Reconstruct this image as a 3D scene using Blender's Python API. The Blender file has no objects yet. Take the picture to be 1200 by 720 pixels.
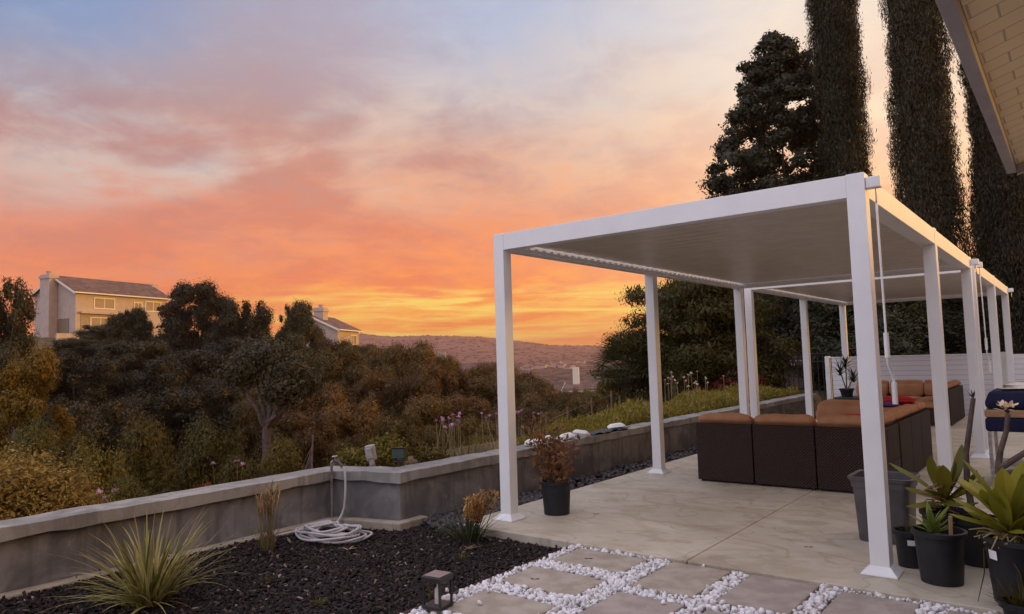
import bpy, math, random
import numpy as np
from mathutils import Vector, Matrix

random.seed(7)
RS = np.random.RandomState(7)
R = math.radians
SC = bpy.context.scene
COL = SC.collection

# ------------------------------------------------------------------ camera
CM = np.array([[0.7853227625804373, 0.6183838320891148, -0.029488892549762183],
               [0.06839301520772201, -0.03931798218588496, 0.9968833892425064],
               [-0.6152971266338129, 0.7848920514870894, 0.07317044122158785]])
CP = np.array([4.203699905259975, -5.107559627878548, 1.4380848681237406])
FP = 841.2504369089336
cam_d = bpy.data.cameras.new('camera')
cam = bpy.data.objects.new('camera', cam_d)
COL.objects.link(cam)
cam.matrix_world = Matrix(((CM[0][0], CM[1][0], -CM[2][0], CP[0]), (CM[0][1], CM[1][1], -CM[2][1], CP[1]),
                           (CM[0][2], CM[1][2], -CM[2][2], CP[2]), (0, 0, 0, 1)))
cam_d.sensor_width = 36
cam_d.lens = FP / 1200 * 36
cam_d.clip_end = 20000
cam_d.clip_start = 0.05
SC.camera = cam


def ray(x, y):          # direction through a point of the survey photograph (1200 x 720)
    return CM.T @ np.array([(x - 600) / FP, (360 - y) / FP, 1.0])


def at_d(x, y, d):
    return CP + d * ray(x, y)


# ------------------------------------------------------------------ light, sky, exposure
SUN_AZ, SUN_EL = R(40), R(7)        # azimuth measured from +Y towards +X
SC.view_settings.view_transform = 'Standard'
SC.view_settings.look = 'None'
SC.view_settings.exposure = 0.12
SC.view_settings.gamma = 1
SC.view_settings.use_curve_mapping = False
try:
    SC.cycles.use_denoising = True
    SC.cycles.max_bounces = 8
    SC.cycles.transparent_max_bounces = 12
except Exception:
    pass


def lin(r, g, b, a=1.0):
    f = lambda c: (c / 255 / 12.92) if c / 255 <= 0.04045 else ((c / 255 + 0.055) / 1.055) ** 2.4
    return (f(r), f(g), f(b), a)


class NT:
    """small helper round a node tree"""
    def __init__(self, nt):
        self.nt = nt

    def n(self, t, **kw):
        nd = self.nt.nodes.new(t)
        for k, v in kw.items():
            setattr(nd, k, v)
        return nd

    def link(self, a, b):
        self.nt.links.new(a, b)

    def put(self, sock, v):
        if hasattr(v, 'is_output'):
            self.link(v, sock)
        else:
            sock.default_value = v

    def m(self, op, a, b=None, c=None, clamp=False):
        nd = self.n('ShaderNodeMath', operation=op, use_clamp=clamp)
        self.put(nd.inputs[0], a)
        if b is not None: self.put(nd.inputs[1], b)
        if c is not None: self.put(nd.inputs[2], c)
        return nd.outputs[0]

    def sm(self, v, a, b, lo=0.0, hi=1.0):
        nd = self.n('ShaderNodeMapRange', interpolation_type='SMOOTHSTEP')
        self.put(nd.inputs['Value'], v)
        nd.inputs['From Min'].default_value = a
        nd.inputs['From Max'].default_value = b
        nd.inputs['To Min'].default_value = lo
        nd.inputs['To Max'].default_value = hi
        return nd.outputs['Result']

    def mix(self, f, a, b, blend='MIX'):
        nd = self.n('ShaderNodeMix', data_type='RGBA', blend_type=blend)
        self.put(nd.inputs[0], f)
        self.put(nd.inputs[6], a)
        self.put(nd.inputs[7], b)
        return nd.outputs[2]

    def ramp(self, v, stops, interp='LINEAR'):
        nd = self.n('ShaderNodeValToRGB')
        cr = nd.color_ramp
        cr.interpolation = interp
        while len(cr.elements) < len(stops): cr.elements.new(0.5)
        for e, (p, c) in zip(cr.elements, stops):
            e.position = p; e.color = c
        self.put(nd.inputs[0], v)
        return nd.outputs[0]

    def noise(self, vec, scale, detail=4, rough=0.5, dist=0.0, dim='3D'):
        nd = self.n('ShaderNodeTexNoise', noise_dimensions=dim)
        if vec is not None: self.link(vec, nd.inputs['Vector'])
        nd.inputs['Scale'].default_value = scale
        nd.inputs['Detail'].default_value = detail
        nd.inputs['Roughness'].default_value = rough
        nd.inputs['Distortion'].default_value = dist
        return nd.outputs['Fac']

    def xyz(self, x, y, z):
        nd = self.n('ShaderNodeCombineXYZ')
        self.put(nd.inputs[0], x); self.put(nd.inputs[1], y); self.put(nd.inputs[2], z)
        return nd.outputs[0]


world = bpy.data.worlds.new('World')
SC.world = world
world.use_nodes = True
W = NT(world.node_tree)
for nd in list(world.node_tree.nodes): world.node_tree.nodes.remove(nd)
sky = W.n('ShaderNodeTexSky', sky_type='NISHITA', sun_disc=False)
sky.sun_elevation = SUN_EL
sky.sun_rotation = SUN_AZ
tc = W.n('ShaderNodeTexCoord')
sep = W.n('ShaderNodeSeparateXYZ'); W.link(tc.outputs['Generated'], sep.inputs[0])
dx, dy, dz = sep.outputs
el = W.m('MULTIPLY', W.m('ARCSINE', dz), 57.29578)
az = W.m('MULTIPLY', W.m('ARCTAN2', dx, dy), 57.29578)
# cloud layer seen in perspective, and thin horizontal streaks low down
inv = W.m('DIVIDE', 1.0, W.m('ADD', W.m('MAXIMUM', dz, 0.0), 0.16))
cp = W.xyz(W.m('MULTIPLY', dx, inv), W.m('MULTIPLY', dy, inv), 0.0)
big = W.noise(cp, 1.15, 3, 0.5, 0.6)
fine = W.noise(cp, 4.2, 7, 0.62, 0.35)
wisp = W.noise(cp, 13.0, 5, 0.6, 0.8)
st = W.xyz(W.m('MULTIPLY', az, 0.055), W.m('MULTIPLY', el, 0.75), 3.1)
streak = W.noise(st, 1.6, 6, 0.62, 0.5)
cl = W.m('ADD', W.m('MULTIPLY', big, 0.62), W.m('MULTIPLY', fine, 0.38))
cmask = W.sm(cl, 0.40, 0.60)
elw = W.m('ADD', el, W.m('MULTIPLY', W.m('SUBTRACT', fine, 0.5), 9.0))
elw = W.m('ADD', elw, W.m('MULTIPLY', W.m('SUBTRACT', wisp, 0.5), 2.5))
e30 = W.m('DIVIDE', elw, 30.0, clamp=True)
L_clear = W.ramp(e30, [(0.0, lin(248, 142, 50)), (0.13, lin(238, 130, 66)), (0.24, lin(230, 130, 86)), (0.36, lin(216, 146, 122)),
                       (0.48, lin(204, 184, 174)), (0.62, lin(160, 172, 188)), (0.78, lin(110, 146, 194)), (1.0, lin(88, 130, 194))])
L_cloud = W.ramp(e30, [(0.0, lin(246, 134, 44)), (0.13, lin(232, 118, 62)), (0.24, lin(220, 116, 78)), (0.36, lin(204, 122, 98)),
                       (0.50, lin(186, 128, 116)), (0.64, lin(168, 134, 136)), (0.8, lin(150, 142, 158)), (1.0, lin(140, 146, 174))])
C_clear = W.ramp(e30, [(0.0, lin(255, 186, 38)), (0.12, lin(255, 176, 56)), (0.20, lin(252, 142, 62)), (0.33, lin(238, 146, 96)),
                       (0.48, lin(228, 176, 144)), (0.64, lin(208, 192, 184)), (0.82, lin(180, 186, 204)), (1.0, lin(166, 180, 210))])
C_cloud = W.ramp(e30, [(0.0, lin(254, 160, 34)), (0.12, lin(252, 146, 46)), (0.19, lin(240, 118, 58)), (0.33, lin(222, 122, 84)),
                       (0.48, lin(206, 134, 110)), (0.64, lin(188, 146, 136)), (0.82, lin(174, 160, 172)), (1.0, lin(164, 166, 190))])
R_clear = W.ramp(e30, [(0.0, lin(255, 194, 96)), (0.2, lin(255, 202, 128)), (0.36, lin(255, 214, 160)), (0.55, lin(252, 222, 188)),
                       (0.75, lin(248, 230, 208)), (1.0, lin(236, 228, 220))])
R_cloud = W.ramp(e30, [(0.0, lin(252, 174, 82)), (0.2, lin(248, 162, 102)), (0.36, lin(244, 172, 128)), (0.55, lin(238, 194, 162)),
                       (0.75, lin(234, 214, 194)), (1.0, lin(224, 216, 212))])
cmask = W.m('MULTIPLY', cmask, W.m('SUBTRACT', 1.0, W.m('MULTIPLY', W.sm(el, 17.5, 23.0), W.sm(az, -56, -70, 0, .7))))
Lc = W.mix(cmask, L_clear, L_cloud)
Cc = W.mix(cmask, C_clear, C_cloud)
Rc = W.mix(cmask, R_clear, R_cloud)
azw = W.m('ADD', az, W.m('MULTIPLY', W.m('SUBTRACT', big, 0.5), 22.0))
c = W.mix(W.sm(azw, -72, -44), Lc, Cc)
c = W.mix(W.sm(azw, -42, -12), c, Rc)
# glowing yellow streaks just over the hills
band = W.m('MULTIPLY', W.sm(el, 0.3, 1.6), W.sm(el, 6.6, 4.6))
band = W.m('MULTIPLY', band, W.sm(az, -66, -46))
c = W.mix(W.m('MULTIPLY', band, W.sm(streak, 0.45, 0.62)), c, lin(255, 214, 92))
c = W.mix(W.m('MULTIPLY', band, W.sm(streak, 0.47, 0.36)), c, lin(244, 132, 40))
# the sun side out of frame to the right is brighter and warmer, the sky overhead and behind is a bright pale blue
c = W.mix(W.m('MULTIPLY', W.sm(az, 0, 40), W.sm(az, 135, 100)), c, (1.0, 0.55, 0.18, 1))
back = W.sm(W.m('ABSOLUTE', W.m('ADD', az, -12.0)), 92, 138)
c = W.mix(back, c, (1.12, 1.10, 1.32, 1))
c = W.mix(W.sm(el, 29, 62), c, (1.10, 1.09, 1.30, 1))
c = W.mix(W.sm(el, 0.0, -6.0), c, (0.20, 0.14, 0.11, 1))
bg1 = W.n('ShaderNodeBackground'); W.link(sky.outputs[0], bg1.inputs[0]); bg1.inputs[1].default_value = 0.02
bg2 = W.n('ShaderNodeBackground'); W.link(c, bg2.inputs[0]); bg2.inputs[1].default_value = 0.98
ad = W.n('ShaderNodeAddShader'); W.link(bg1.outputs[0], ad.inputs[0]); W.link(bg2.outputs[0], ad.inputs[1])
wo = W.n('ShaderNodeOutputWorld'); W.link(ad.outputs[0], wo.inputs[0])

sun_d = bpy.data.lights.new('sun', 'SUN')
sun_d.energy = 2.9
sun_d.angle = R(14)
sun_d.color = (1.0, 0.55, 0.14)
sun = bpy.data.objects.new('sun', sun_d)
COL.objects.link(sun)
sv = Vector((math.sin(SUN_AZ) * math.cos(SUN_EL), math.cos(SUN_AZ) * math.cos(SUN_EL), math.sin(SUN_EL)))
sun.rotation_euler = sv.to_track_quat('Z', 'Y').to_euler()
sun.location = (30, 30, 20)


# ------------------------------------------------------------------ materials
def new_mat(name):
    m = bpy.data.materials.new(name)
    m.use_nodes = True
    t = NT(m.node_tree)
    b = m.node_tree.nodes['Principled BSDF']
    return m, t, b


def surf(name, c1, c2=None, scale=6.0, rough=0.6, spec=0.4, bump=0.0, bscale=60.0, lo=0.35, hi=0.65, metal=0.0, detail=5):
    m, t, b = new_mat(name)
    co = t.n('ShaderNodeTexCoord').outputs['Object']
    if c2 is None:
        b.inputs['Base Color'].default_value = (*c1, 1)
    else:
        t.link(t.mix(t.sm(t.noise(co, scale, detail, 0.6), lo, hi), (*c1, 1), (*c2, 1)), b.inputs['Base Color'])
    b.inputs['Roughness'].default_value = rough
    b.inputs['Specular IOR Level'].default_value = spec
    b.inputs['Metallic'].default_value = metal
    if bump:
        bp = t.n('ShaderNodeBump'); bp.inputs['Strength'].default_value = bump; bp.inputs['Distance'].default_value = 0.01
        t.link(t.noise(co, bscale, 4, 0.6), bp.inputs['Height']); t.link(bp.outputs[0], b.inputs['Normal'])
    return m


def leaf_mat(name, c1, c2, c3=None, trans=0.25, rough=0.55):
    """leaf colour differs from leaf to leaf and a little from plant to plant"""
    m, t, b = new_mat(name)
    rnd = t.n('ShaderNodeNewGeometry').outputs['Random Per Island']
    stops = [(0.0, (*c1, 1)), (0.6, (*c2, 1)), (1.0, (*(c3 or c2), 1))]
    col = t.ramp(rnd, stops)
    orn = t.n('ShaderNodeObjectInfo').outputs['Random']
    hsv = t.n('ShaderNodeHueSaturation')
    hsv.inputs['Hue'].default_value = 0.5
    t.link(t.sm(orn, 0, 1, 0.62, 1.38), hsv.inputs['Value'])
    t.link(t.sm(t.m('FRACT', t.m('MULTIPLY', orn, 7.3)), 0, 1, .492, .522), hsv.inputs['Hue'])
    t.link(col, hsv.inputs['Color'])
    t.link(hsv.outputs[0], b.inputs['Base Color'])
    b.inputs['Roughness'].default_value = rough
    b.inputs['Specular IOR Level'].default_value = 0.25
    tr = t.n('ShaderNodeBsdfTranslucent'); t.link(hsv.outputs[0], tr.inputs[0])
    mx = t.n('ShaderNodeMixShader'); mx.inputs[0].default_value = trans
    out = m.node_tree.nodes['Material Output']
    t.link(b.outputs[0], mx.inputs[1]); t.link(tr.outputs[0], mx.inputs[2]); t.link(mx.outputs[0], out.inputs[0])
    return m


M = {}
M['white'] = surf('white_powder_coat', (.80, .79, .78), (.76, .75, .74), 3, .35, .5, .05, 200)
M['white2'] = surf('white_plastic', (.78, .77, .75), (.70, .69, .67), 8, .45, .5)
M['steel'] = surf('steel', (.5, .5, .5), (.35, .33, .31), 20, .35, .5, metal=.9)
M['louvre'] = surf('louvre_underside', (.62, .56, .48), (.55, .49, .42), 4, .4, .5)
M['black'] = surf('black_plastic', (.010, .011, .014), (.018, .018, .020), 9, .5, .35, .1, 80)
M['soil'] = surf('potting_soil', (.03, .02, .014), (.07, .05, .035), 40, .95, .2, .6, 90)
M['grey_tub'] = surf('grey_plastic', (.065, .058, .062), (.095, .085, .088), 5, .5, .45, .08, 60)
M['cushion'] = surf('tan_canvas', (.36, .17, .085), (.42, .21, .11), 5, .85, .2, .25, 260)
M['red'] = surf('red_fabric', (.42, .02, .02), (.34, .015, .02), 5, .8, .2, .2, 200)
M['purple'] = surf('purple_fabric', (.10, .05, .16), (.08, .04, .14), 5, .8, .2)
M['navy'] = surf('navy_canvas', (.009, .010, .040), (.013, .014, .05), 6, .8, .25, .2, 150)
M['tanwood'] = surf('tan_wood', (.42, .25, .13), (.33, .19, .10), 7, .6, .3)
M['clear'] = surf('clear_bag', (.55, .48, .40), (.40, .34, .28), 9, .18, .8, .8, 14)
M['dark_metal'] = surf('dark_bronze', (.02, .017, .015), (.035, .03, .026), 12, .4, .5)
M['green_box'] = surf('green_enamel', (.012, .022, .018), (.018, .032, .026), 12, .5, .5)
M['grey_box'] = surf('grey_weathered_plastic', (.36, .33, .31), (.26, .24, .23), 22, .6, .4)
M['hose'] = surf('pale_hose', (.52, .48, .46), (.42, .39, .38), 5, .5, .4)
M['bag'] = surf('white_paper_bag', (.74, .71, .66), (.62, .60, .56), 9, .6, .3, .5, 30)
M['edging'] = surf('edging_board', (.10, .045, .03), (.07, .035, .025), 12, .75, .3, .2, 60)
M['bark'] = surf('bark', (.05, .035, .026), (.10, .072, .05), 14, .9, .2, .6, 30)
M['palebark'] = surf('pale_bark', (.16, .12, .10), (.09, .065, .055), 10, .9, .2, .4, 30)
M['fascia'] = surf('painted_fascia', (.42, .37, .35), (.36, .31, .30), 6, .6, .3)
M['houseroof'] = surf('brown_tile_roof', (.10, .058, .048), (.16, .095, .075), 1.2, .85, .2, .8, 5)
M['stuccohouse'] = surf('pale_stucco', (.46, .37, .33), (.41, .33, .29), 1.5, .9, .2)
M['trim'] = surf('cream_trim', (.74, .66, .56), None, rough=.7)
M['glass'] = surf('window_glass', (.20, .15, .11), None, rough=.45, spec=.3)
M['blind'] = surf('window_blind', (.34, .26, .20), (.28, .21, .16), 4, .7, .3)
M['iron'] = surf('black_iron', (.018, .016, .016), None, rough=.5)
M['dryleaf'] = leaf_mat('dry_leaf', (.42, .27, .13), (.33, .20, .09), (.52, .37, .21), .3)
M['terracotta_flower'] = leaf_mat('ochre_seed_heads', (.48, .24, .07), (.36, .17, .055), (.58, .34, .13), .25)
M['pinkflower'] = leaf_mat('pink_petals', (.50, .24, .42), (.60, .36, .50), (.42, .18, .34), .3)
M['petal'] = leaf_mat('cream_petals', (.70, .55, .42), (.62, .45, .36), (.74, .62, .5), .3)
M['flax'] = leaf_mat('variegated_blades', (.14, .13, .025), (.46, .36, .11), (.62, .50, .20), .25)
M['dkblade'] = leaf_mat('dark_green_blades', (.03, .045, .018), (.05, .065, .025), (.09, .09, .035), .2)
M['drygrass'] = leaf_mat('dry_stems', (.40, .29, .14), (.27, .21, .10), (.50, .37, .20), .25)
M['strap'] = leaf_mat('strap_leaves', (.13, .135, .014), (.19, .185, .018), (.27, .235, .03), .25, .42)
M['bromel'] = leaf_mat('yellow_green_leaves', (.17, .21, .03), (.22, .25, .045), (.13, .17, .03), .3, .45)
M['redleaf'] = leaf_mat('russet_leaves', (.16, .05, .025), (.24, .085, .04), (.10, .045, .022), .3)
M['redshrub'] = leaf_mat('dark_red_leaves', (.10, .012, .02), (.15, .02, .03), (.07, .01, .015), .25)
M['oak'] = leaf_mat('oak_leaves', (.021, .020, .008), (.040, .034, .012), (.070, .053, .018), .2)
M['oakbrown'] = leaf_mat('glow_tinted_oak_leaves', (.068, .038, .010), (.115, .064, .015), (.18, .10, .022), .25)  # brown foliage with the orange sunset haze glow mixed into its colour
M['golden'] = leaf_mat('golden_leaves', (.24, .15, .010), (.38, .235, .016), (.17, .12, .014), .3)
M['goldbush'] = leaf_mat('bronze_leaves', (.14, .08, .014), (.30, .175, .028), (.42, .27, .07), .3)
M['bush'] = leaf_mat('olive_leaves', (.078, .062, .009), (.125, .096, .013), (.18, .125, .018), .25)
M['cypress'] = leaf_mat('cypress_sprays', (.022, .023, .011), (.040, .037, .016), (.085, .062, .028), .12)
M['broad'] = leaf_mat('dark_broad_leaves', (.024, .026, .014), (.042, .042, .02), (.066, .058, .026), .2)
M['pepper'] = leaf_mat('feathery_leaves', (.050, .040, .009), (.088, .066, .012), (.15, .10, .018), .25)
M['cover'] = leaf_mat('yellow_green_cover', (.13, .115, .014), (.26, .215, .022), (.34, .26, .05), .3)
M['palm'] = leaf_mat('palm_fronds', (.06, .065, .022), (.10, .095, .03), (.14, .12, .04), .25)
M['dracaena'] = leaf_mat('dracaena_leaves', (.04, .07, .025), (.07, .10, .035), (.10, .13, .05), .25)


def m_concrete():
    m, t, b = new_mat('stained_concrete')
    co = t.n('ShaderNodeTexCoord').outputs['Object']
    mp = t.n('ShaderNodeMapping'); mp.inputs['Scale'].default_value = (1.0, 1.35, 1); mp.inputs['Rotation'].default_value = (0, 0, .12)
    t.link(co, mp.inputs[0])
    v = mp.outputs[0]
    a = t.noise(v, .9, 9, .68, .35)
    bnz = t.noise(v, 2.1, 8, .7, .5)
    fine_ = t.noise(co, 70, 5, .7)
    sp = t.n('ShaderNodeSeparateXYZ'); t.link(co, sp.inputs[0])
    col = t.mix(t.sm(a, .30, .72), (.42, .355, .265, 1), (.60, .53, .415, 1))
    col = t.mix(t.m('MULTIPLY', t.sm(bnz, .48, .66), .62), col, (.38, .30, .19, 1))
    col = t.mix(t.m('MULTIPLY', t.sm(t.noise(v, .7, 7, .66, .3), .50, .68), .75), col, (.31, .245, .165, 1))
    ring = t.noise(t.xyz(t.m('MULTIPLY', sp.outputs[0], .9), t.m('MULTIPLY', sp.outputs[1], 1.3), 4.0), 1.9, 2, .4, 1.0)
    rl = t.m('MULTIPLY', t.sm(ring, .50, .535), t.sm(ring, .575, .54))
    col = t.mix(t.m('MULTIPLY', rl, .4), col, (.27, .20, .12, 1))
    col = t.mix(t.m('MULTIPLY', t.sm(fine_, .40, .75), .22), col, (.70, .64, .54, 1))
    col = t.mix(t.m('MULTIPLY', t.sm(t.noise(co, 24, 6, .75), .62, .75), .35), col, (.28, .22, .16, 1))
    t.link(col, b.inputs['Base Color'])
    b.inputs['Roughness'].default_value = .62
    bp = t.n('ShaderNodeBump'); bp.inputs['Strength'].default_value = .15; bp.inputs['Distance'].default_value = .005
    t.link(fine_, bp.inputs['Height']); t.link(bp.outputs[0], b.inputs['Normal'])
    return m


def m_stucco(name, dark, light, stain):
    m, t, b = new_mat(name)
    co = t.n('ShaderNodeTexCoord').outputs['Object']
    a = t.noise(co, 2.4, 7, .62, .6)
    z = t.n('ShaderNodeSeparateXYZ'); t.link(co, z.inputs[0])
    mp = t.n('ShaderNodeMapping'); mp.inputs['Scale'].default_value = (9, 9, .8); t.link(co, mp.inputs[0])
    drip = t.noise(mp.outputs[0], 1.0, 5, .6)
    col = t.mix(t.sm(a, .36, .64), (*dark, 1), (*light, 1))
    col = t.mix(t.m('MULTIPLY', t.sm(drip, .5, .68), .55), col, (*stain, 1))
    col = t.mix(t.m('MULTIPLY', t.sm(t.noise(co, 6, 5, .6), .62, .70), .35), col, (*(min(1, x * 1.5) for x in light), 1))
    t.link(col, b.inputs['Base Color'])
    col = t.mix(t.m('MULTIPLY', t.sm(t.noise(co, 28, 6, .7), .55, .75), .30), col, (*dark, 1))
    t.link(col, b.inputs['Base Color'])
    b.inputs['Roughness'].default_value = .88
    b.inputs['Specular IOR Level'].default_value = .25
    bp = t.n('ShaderNodeBump'); bp.inputs['Strength'].default_value = .5; bp.inputs['Distance'].default_value = .006
    t.link(t.noise(co, 45, 6, .65), bp.inputs['Height']); t.link(bp.outputs[0], b.inputs['Normal'])
    return m


def m_wicker():
    m, t, b = new_mat('dark_wicker')
    co = t.n('ShaderNodeTexCoord').outputs['Object']
    sp = t.n('ShaderNodeSeparateXYZ'); t.link(co, sp.inputs[0])
    h = t.m('ADD', sp.outputs[0], sp.outputs[1])
    u = t.m('SINE', t.m('MULTIPLY', h, 190.0))
    v = t.m('SINE', t.m('MULTIPLY', sp.outputs[2], 210.0))
    w = t.m('MULTIPLY', u, v)
    blot = t.noise(co, 7, 3, .5)
    col = t.mix(t.sm(w, -.8, .8), (.006, .004, .0035, 1), (.066, .036, .028, 1))
    col = t.mix(t.m('MULTIPLY', blot, .4), col, (.036, .021, .017, 1))
    t.link(col, b.inputs['Base Color'])
    b.inputs['Roughness'].default_value = .6
    b.inputs['Specular IOR Level'].default_value = .18
    bp = t.n('ShaderNodeBump'); bp.inputs['Strength'].default_value = .8; bp.inputs['Distance'].default_value = .004
    t.link(w, bp.inputs['Height']); t.link(bp.outputs[0], b.inputs['Normal'])
    return m


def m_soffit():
    m, t, b = new_mat('warm_glow_soffit_boards')
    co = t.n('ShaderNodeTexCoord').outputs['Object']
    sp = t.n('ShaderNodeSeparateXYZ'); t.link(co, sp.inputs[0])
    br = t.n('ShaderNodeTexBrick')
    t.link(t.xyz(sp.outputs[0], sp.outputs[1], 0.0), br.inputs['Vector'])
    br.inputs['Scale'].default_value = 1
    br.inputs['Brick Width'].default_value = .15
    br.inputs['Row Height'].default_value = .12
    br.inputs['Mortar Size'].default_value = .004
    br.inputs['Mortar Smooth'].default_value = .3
    br.inputs['Color1'].default_value = (.90, .72, .40, 1)  # cream paint yellowed so the colour carries a warm lamp glow
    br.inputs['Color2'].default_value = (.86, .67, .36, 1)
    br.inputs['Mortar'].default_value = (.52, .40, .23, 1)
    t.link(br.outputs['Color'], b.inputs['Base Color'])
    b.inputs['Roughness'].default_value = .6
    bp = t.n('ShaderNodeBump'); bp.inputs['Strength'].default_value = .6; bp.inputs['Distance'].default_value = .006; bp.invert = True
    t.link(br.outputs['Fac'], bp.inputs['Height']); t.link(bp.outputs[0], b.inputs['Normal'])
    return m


def m_block():
    m, t, b = new_mat('white_painted_siding')
    co = t.n('ShaderNodeTexCoord').outputs['Object']
    sp = t.n('ShaderNodeSeparateXYZ'); t.link(co, sp.inputs[0])
    g = t.m('FRACT', t.m('DIVIDE', sp.outputs[2], .105))
    line = t.m('MULTIPLY', t.sm(g, .0, .08), t.sm(g, 1.0, .92))
    col = t.mix(line, (.36, .34, .36, 1), (.72, .69, .70, 1))
    t.link(col, b.inputs['Base Color'])
    b.inputs['Roughness'].default_value = .7
    return m


def m_ground():
    """one sheet: bare earth and dry grass near by, brown chaparral hills far away"""
    m, t, b = new_mat('earth_and_dry_hills')
    co = t.n('ShaderNodeTexCoord').outputs['Object']
    a = t.noise(co, .9, 6, .6)
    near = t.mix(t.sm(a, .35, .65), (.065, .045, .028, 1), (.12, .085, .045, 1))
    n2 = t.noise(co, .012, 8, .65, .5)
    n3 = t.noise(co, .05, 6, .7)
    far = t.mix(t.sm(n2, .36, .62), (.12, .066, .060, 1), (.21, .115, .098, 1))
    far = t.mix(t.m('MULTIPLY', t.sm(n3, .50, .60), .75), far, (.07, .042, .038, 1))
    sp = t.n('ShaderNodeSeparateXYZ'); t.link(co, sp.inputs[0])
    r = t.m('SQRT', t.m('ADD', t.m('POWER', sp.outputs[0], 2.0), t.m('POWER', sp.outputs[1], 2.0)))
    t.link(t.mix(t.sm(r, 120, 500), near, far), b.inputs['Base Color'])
    b.inputs['Roughness'].default_value = .95
    b.inputs['Specular IOR Level'].default_value = .1
    return m


def island_mat(name, stops, rough=.7, bump=0, bscale=80, spec=.3):
    m, t, b = new_mat(name)
    rnd = t.n('ShaderNodeNewGeometry').outputs['Random Per Island']
    t.link(t.ramp(rnd, [(p, (*c_, 1)) for p, c_ in stops]), b.inputs['Base Color'])
    b.inputs['Roughness'].default_value = rough
    b.inputs['Specular IOR Level'].default_value = spec
    if bump:
        co = t.n('ShaderNodeTexCoord').outputs['Object']
        bp = t.n('ShaderNodeBump'); bp.inputs['Strength'].default_value = bump; bp.inputs['Distance'].default_value = .004
        t.link(t.noise(co, bscale, 4, .6), bp.inputs['Height']); t.link(bp.outputs[0], b.inputs['Normal'])
    return m


M['concrete'] = m_concrete()
M['stucco'] = m_stucco('grey_stucco', (.125, .117, .118), (.245, .229, .222), (.09, .083, .082))
M['cap'] = m_stucco('pale_mortar_cap', (.21, .196, .182), (.32, .30, .272), (.13, .12, .112))
M['footing'] = m_stucco('footing_concrete', (.30, .25, .19), (.40, .34, .27), (.22, .18, .13))
M['wicker'] = m_wicker()
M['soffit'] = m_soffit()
M['block'] = m_block()
M['ground'] = m_ground()
M['pebble'] = island_mat('white_quartz', [(0, (.58, .55, .54)), (.35, (.74, .72, .72)), (.7, (.82, .80, .80)), (.9, (.70, .64, .60)), (1, (.42, .34, .28))], .6, .4, 60)
M['rock'] = island_mat('dark_river_rock', [(0, (.022, .018, .020)), (.6, (.045, .037, .039)), (1, (.085, .070, .068))], .5, .3, 60, .4)
M['chip'] = island_mat('dark_bark_chips', [(0, (.007, .004, .0035)), (.7, (.022, .013, .011)), (.95, (.050, .030, .024)), (.985, (.13, .095, .07)), (1, (.34, .26, .19))], .8, .3, 90)
M['mulchbed'] = surf('mulch_soil', (.010, .006, .005), (.028, .018, .015), 40, .95, .2, .8, 60)
M['gravelbed'] = surf('gravel_bed', (.34, .31, .30), (.50, .47, .46), 40, .9, .2, .6, 60)
M['paver'] = surf('tan_paver', (.34, .275, .215), (.44, .37, .30), 6, .8, .25, .35, 120, .38, .66)
M['paver_pink'] = surf('mauve_paver', (.32, .262, .222), (.41, .345, .295), 6, .8, .25, .35, 120, .38, .66)


# ------------------------------------------------------------------ mesh helpers
def mesh_np(name, V, F):
    """mesh from arrays; F is (n,k) with k = 3 or 4"""
    V = np.asarray(V, np.float32); F = np.asarray(F, np.int32)
    me = bpy.data.meshes.new(name)
    me.vertices.add(len(V)); me.vertices.foreach_set('co', V.ravel())
    k = F.shape[1]
    me.loops.add(F.size); me.loops.foreach_set('vertex_index', F.ravel())
    me.polygons.add(len(F))
    me.polygons.foreach_set('loop_start', np.arange(0, F.size, k, dtype=np.int32))
    me.polygons.foreach_set('loop_total', np.full(len(F), k, np.int32))
    me.update(calc_edges=True)
    me.validate()
    return me


def link(name, me, mat, parent=None, loc=None):
    o = bpy.data.objects.new(name, me)
    COL.objects.link(o)
    if mat is not None:
        if len(me.materials) == 0: me.materials.append(mat)
    if parent is not None: o.parent = parent
    if loc is not None: o.location = loc
    return o


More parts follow.
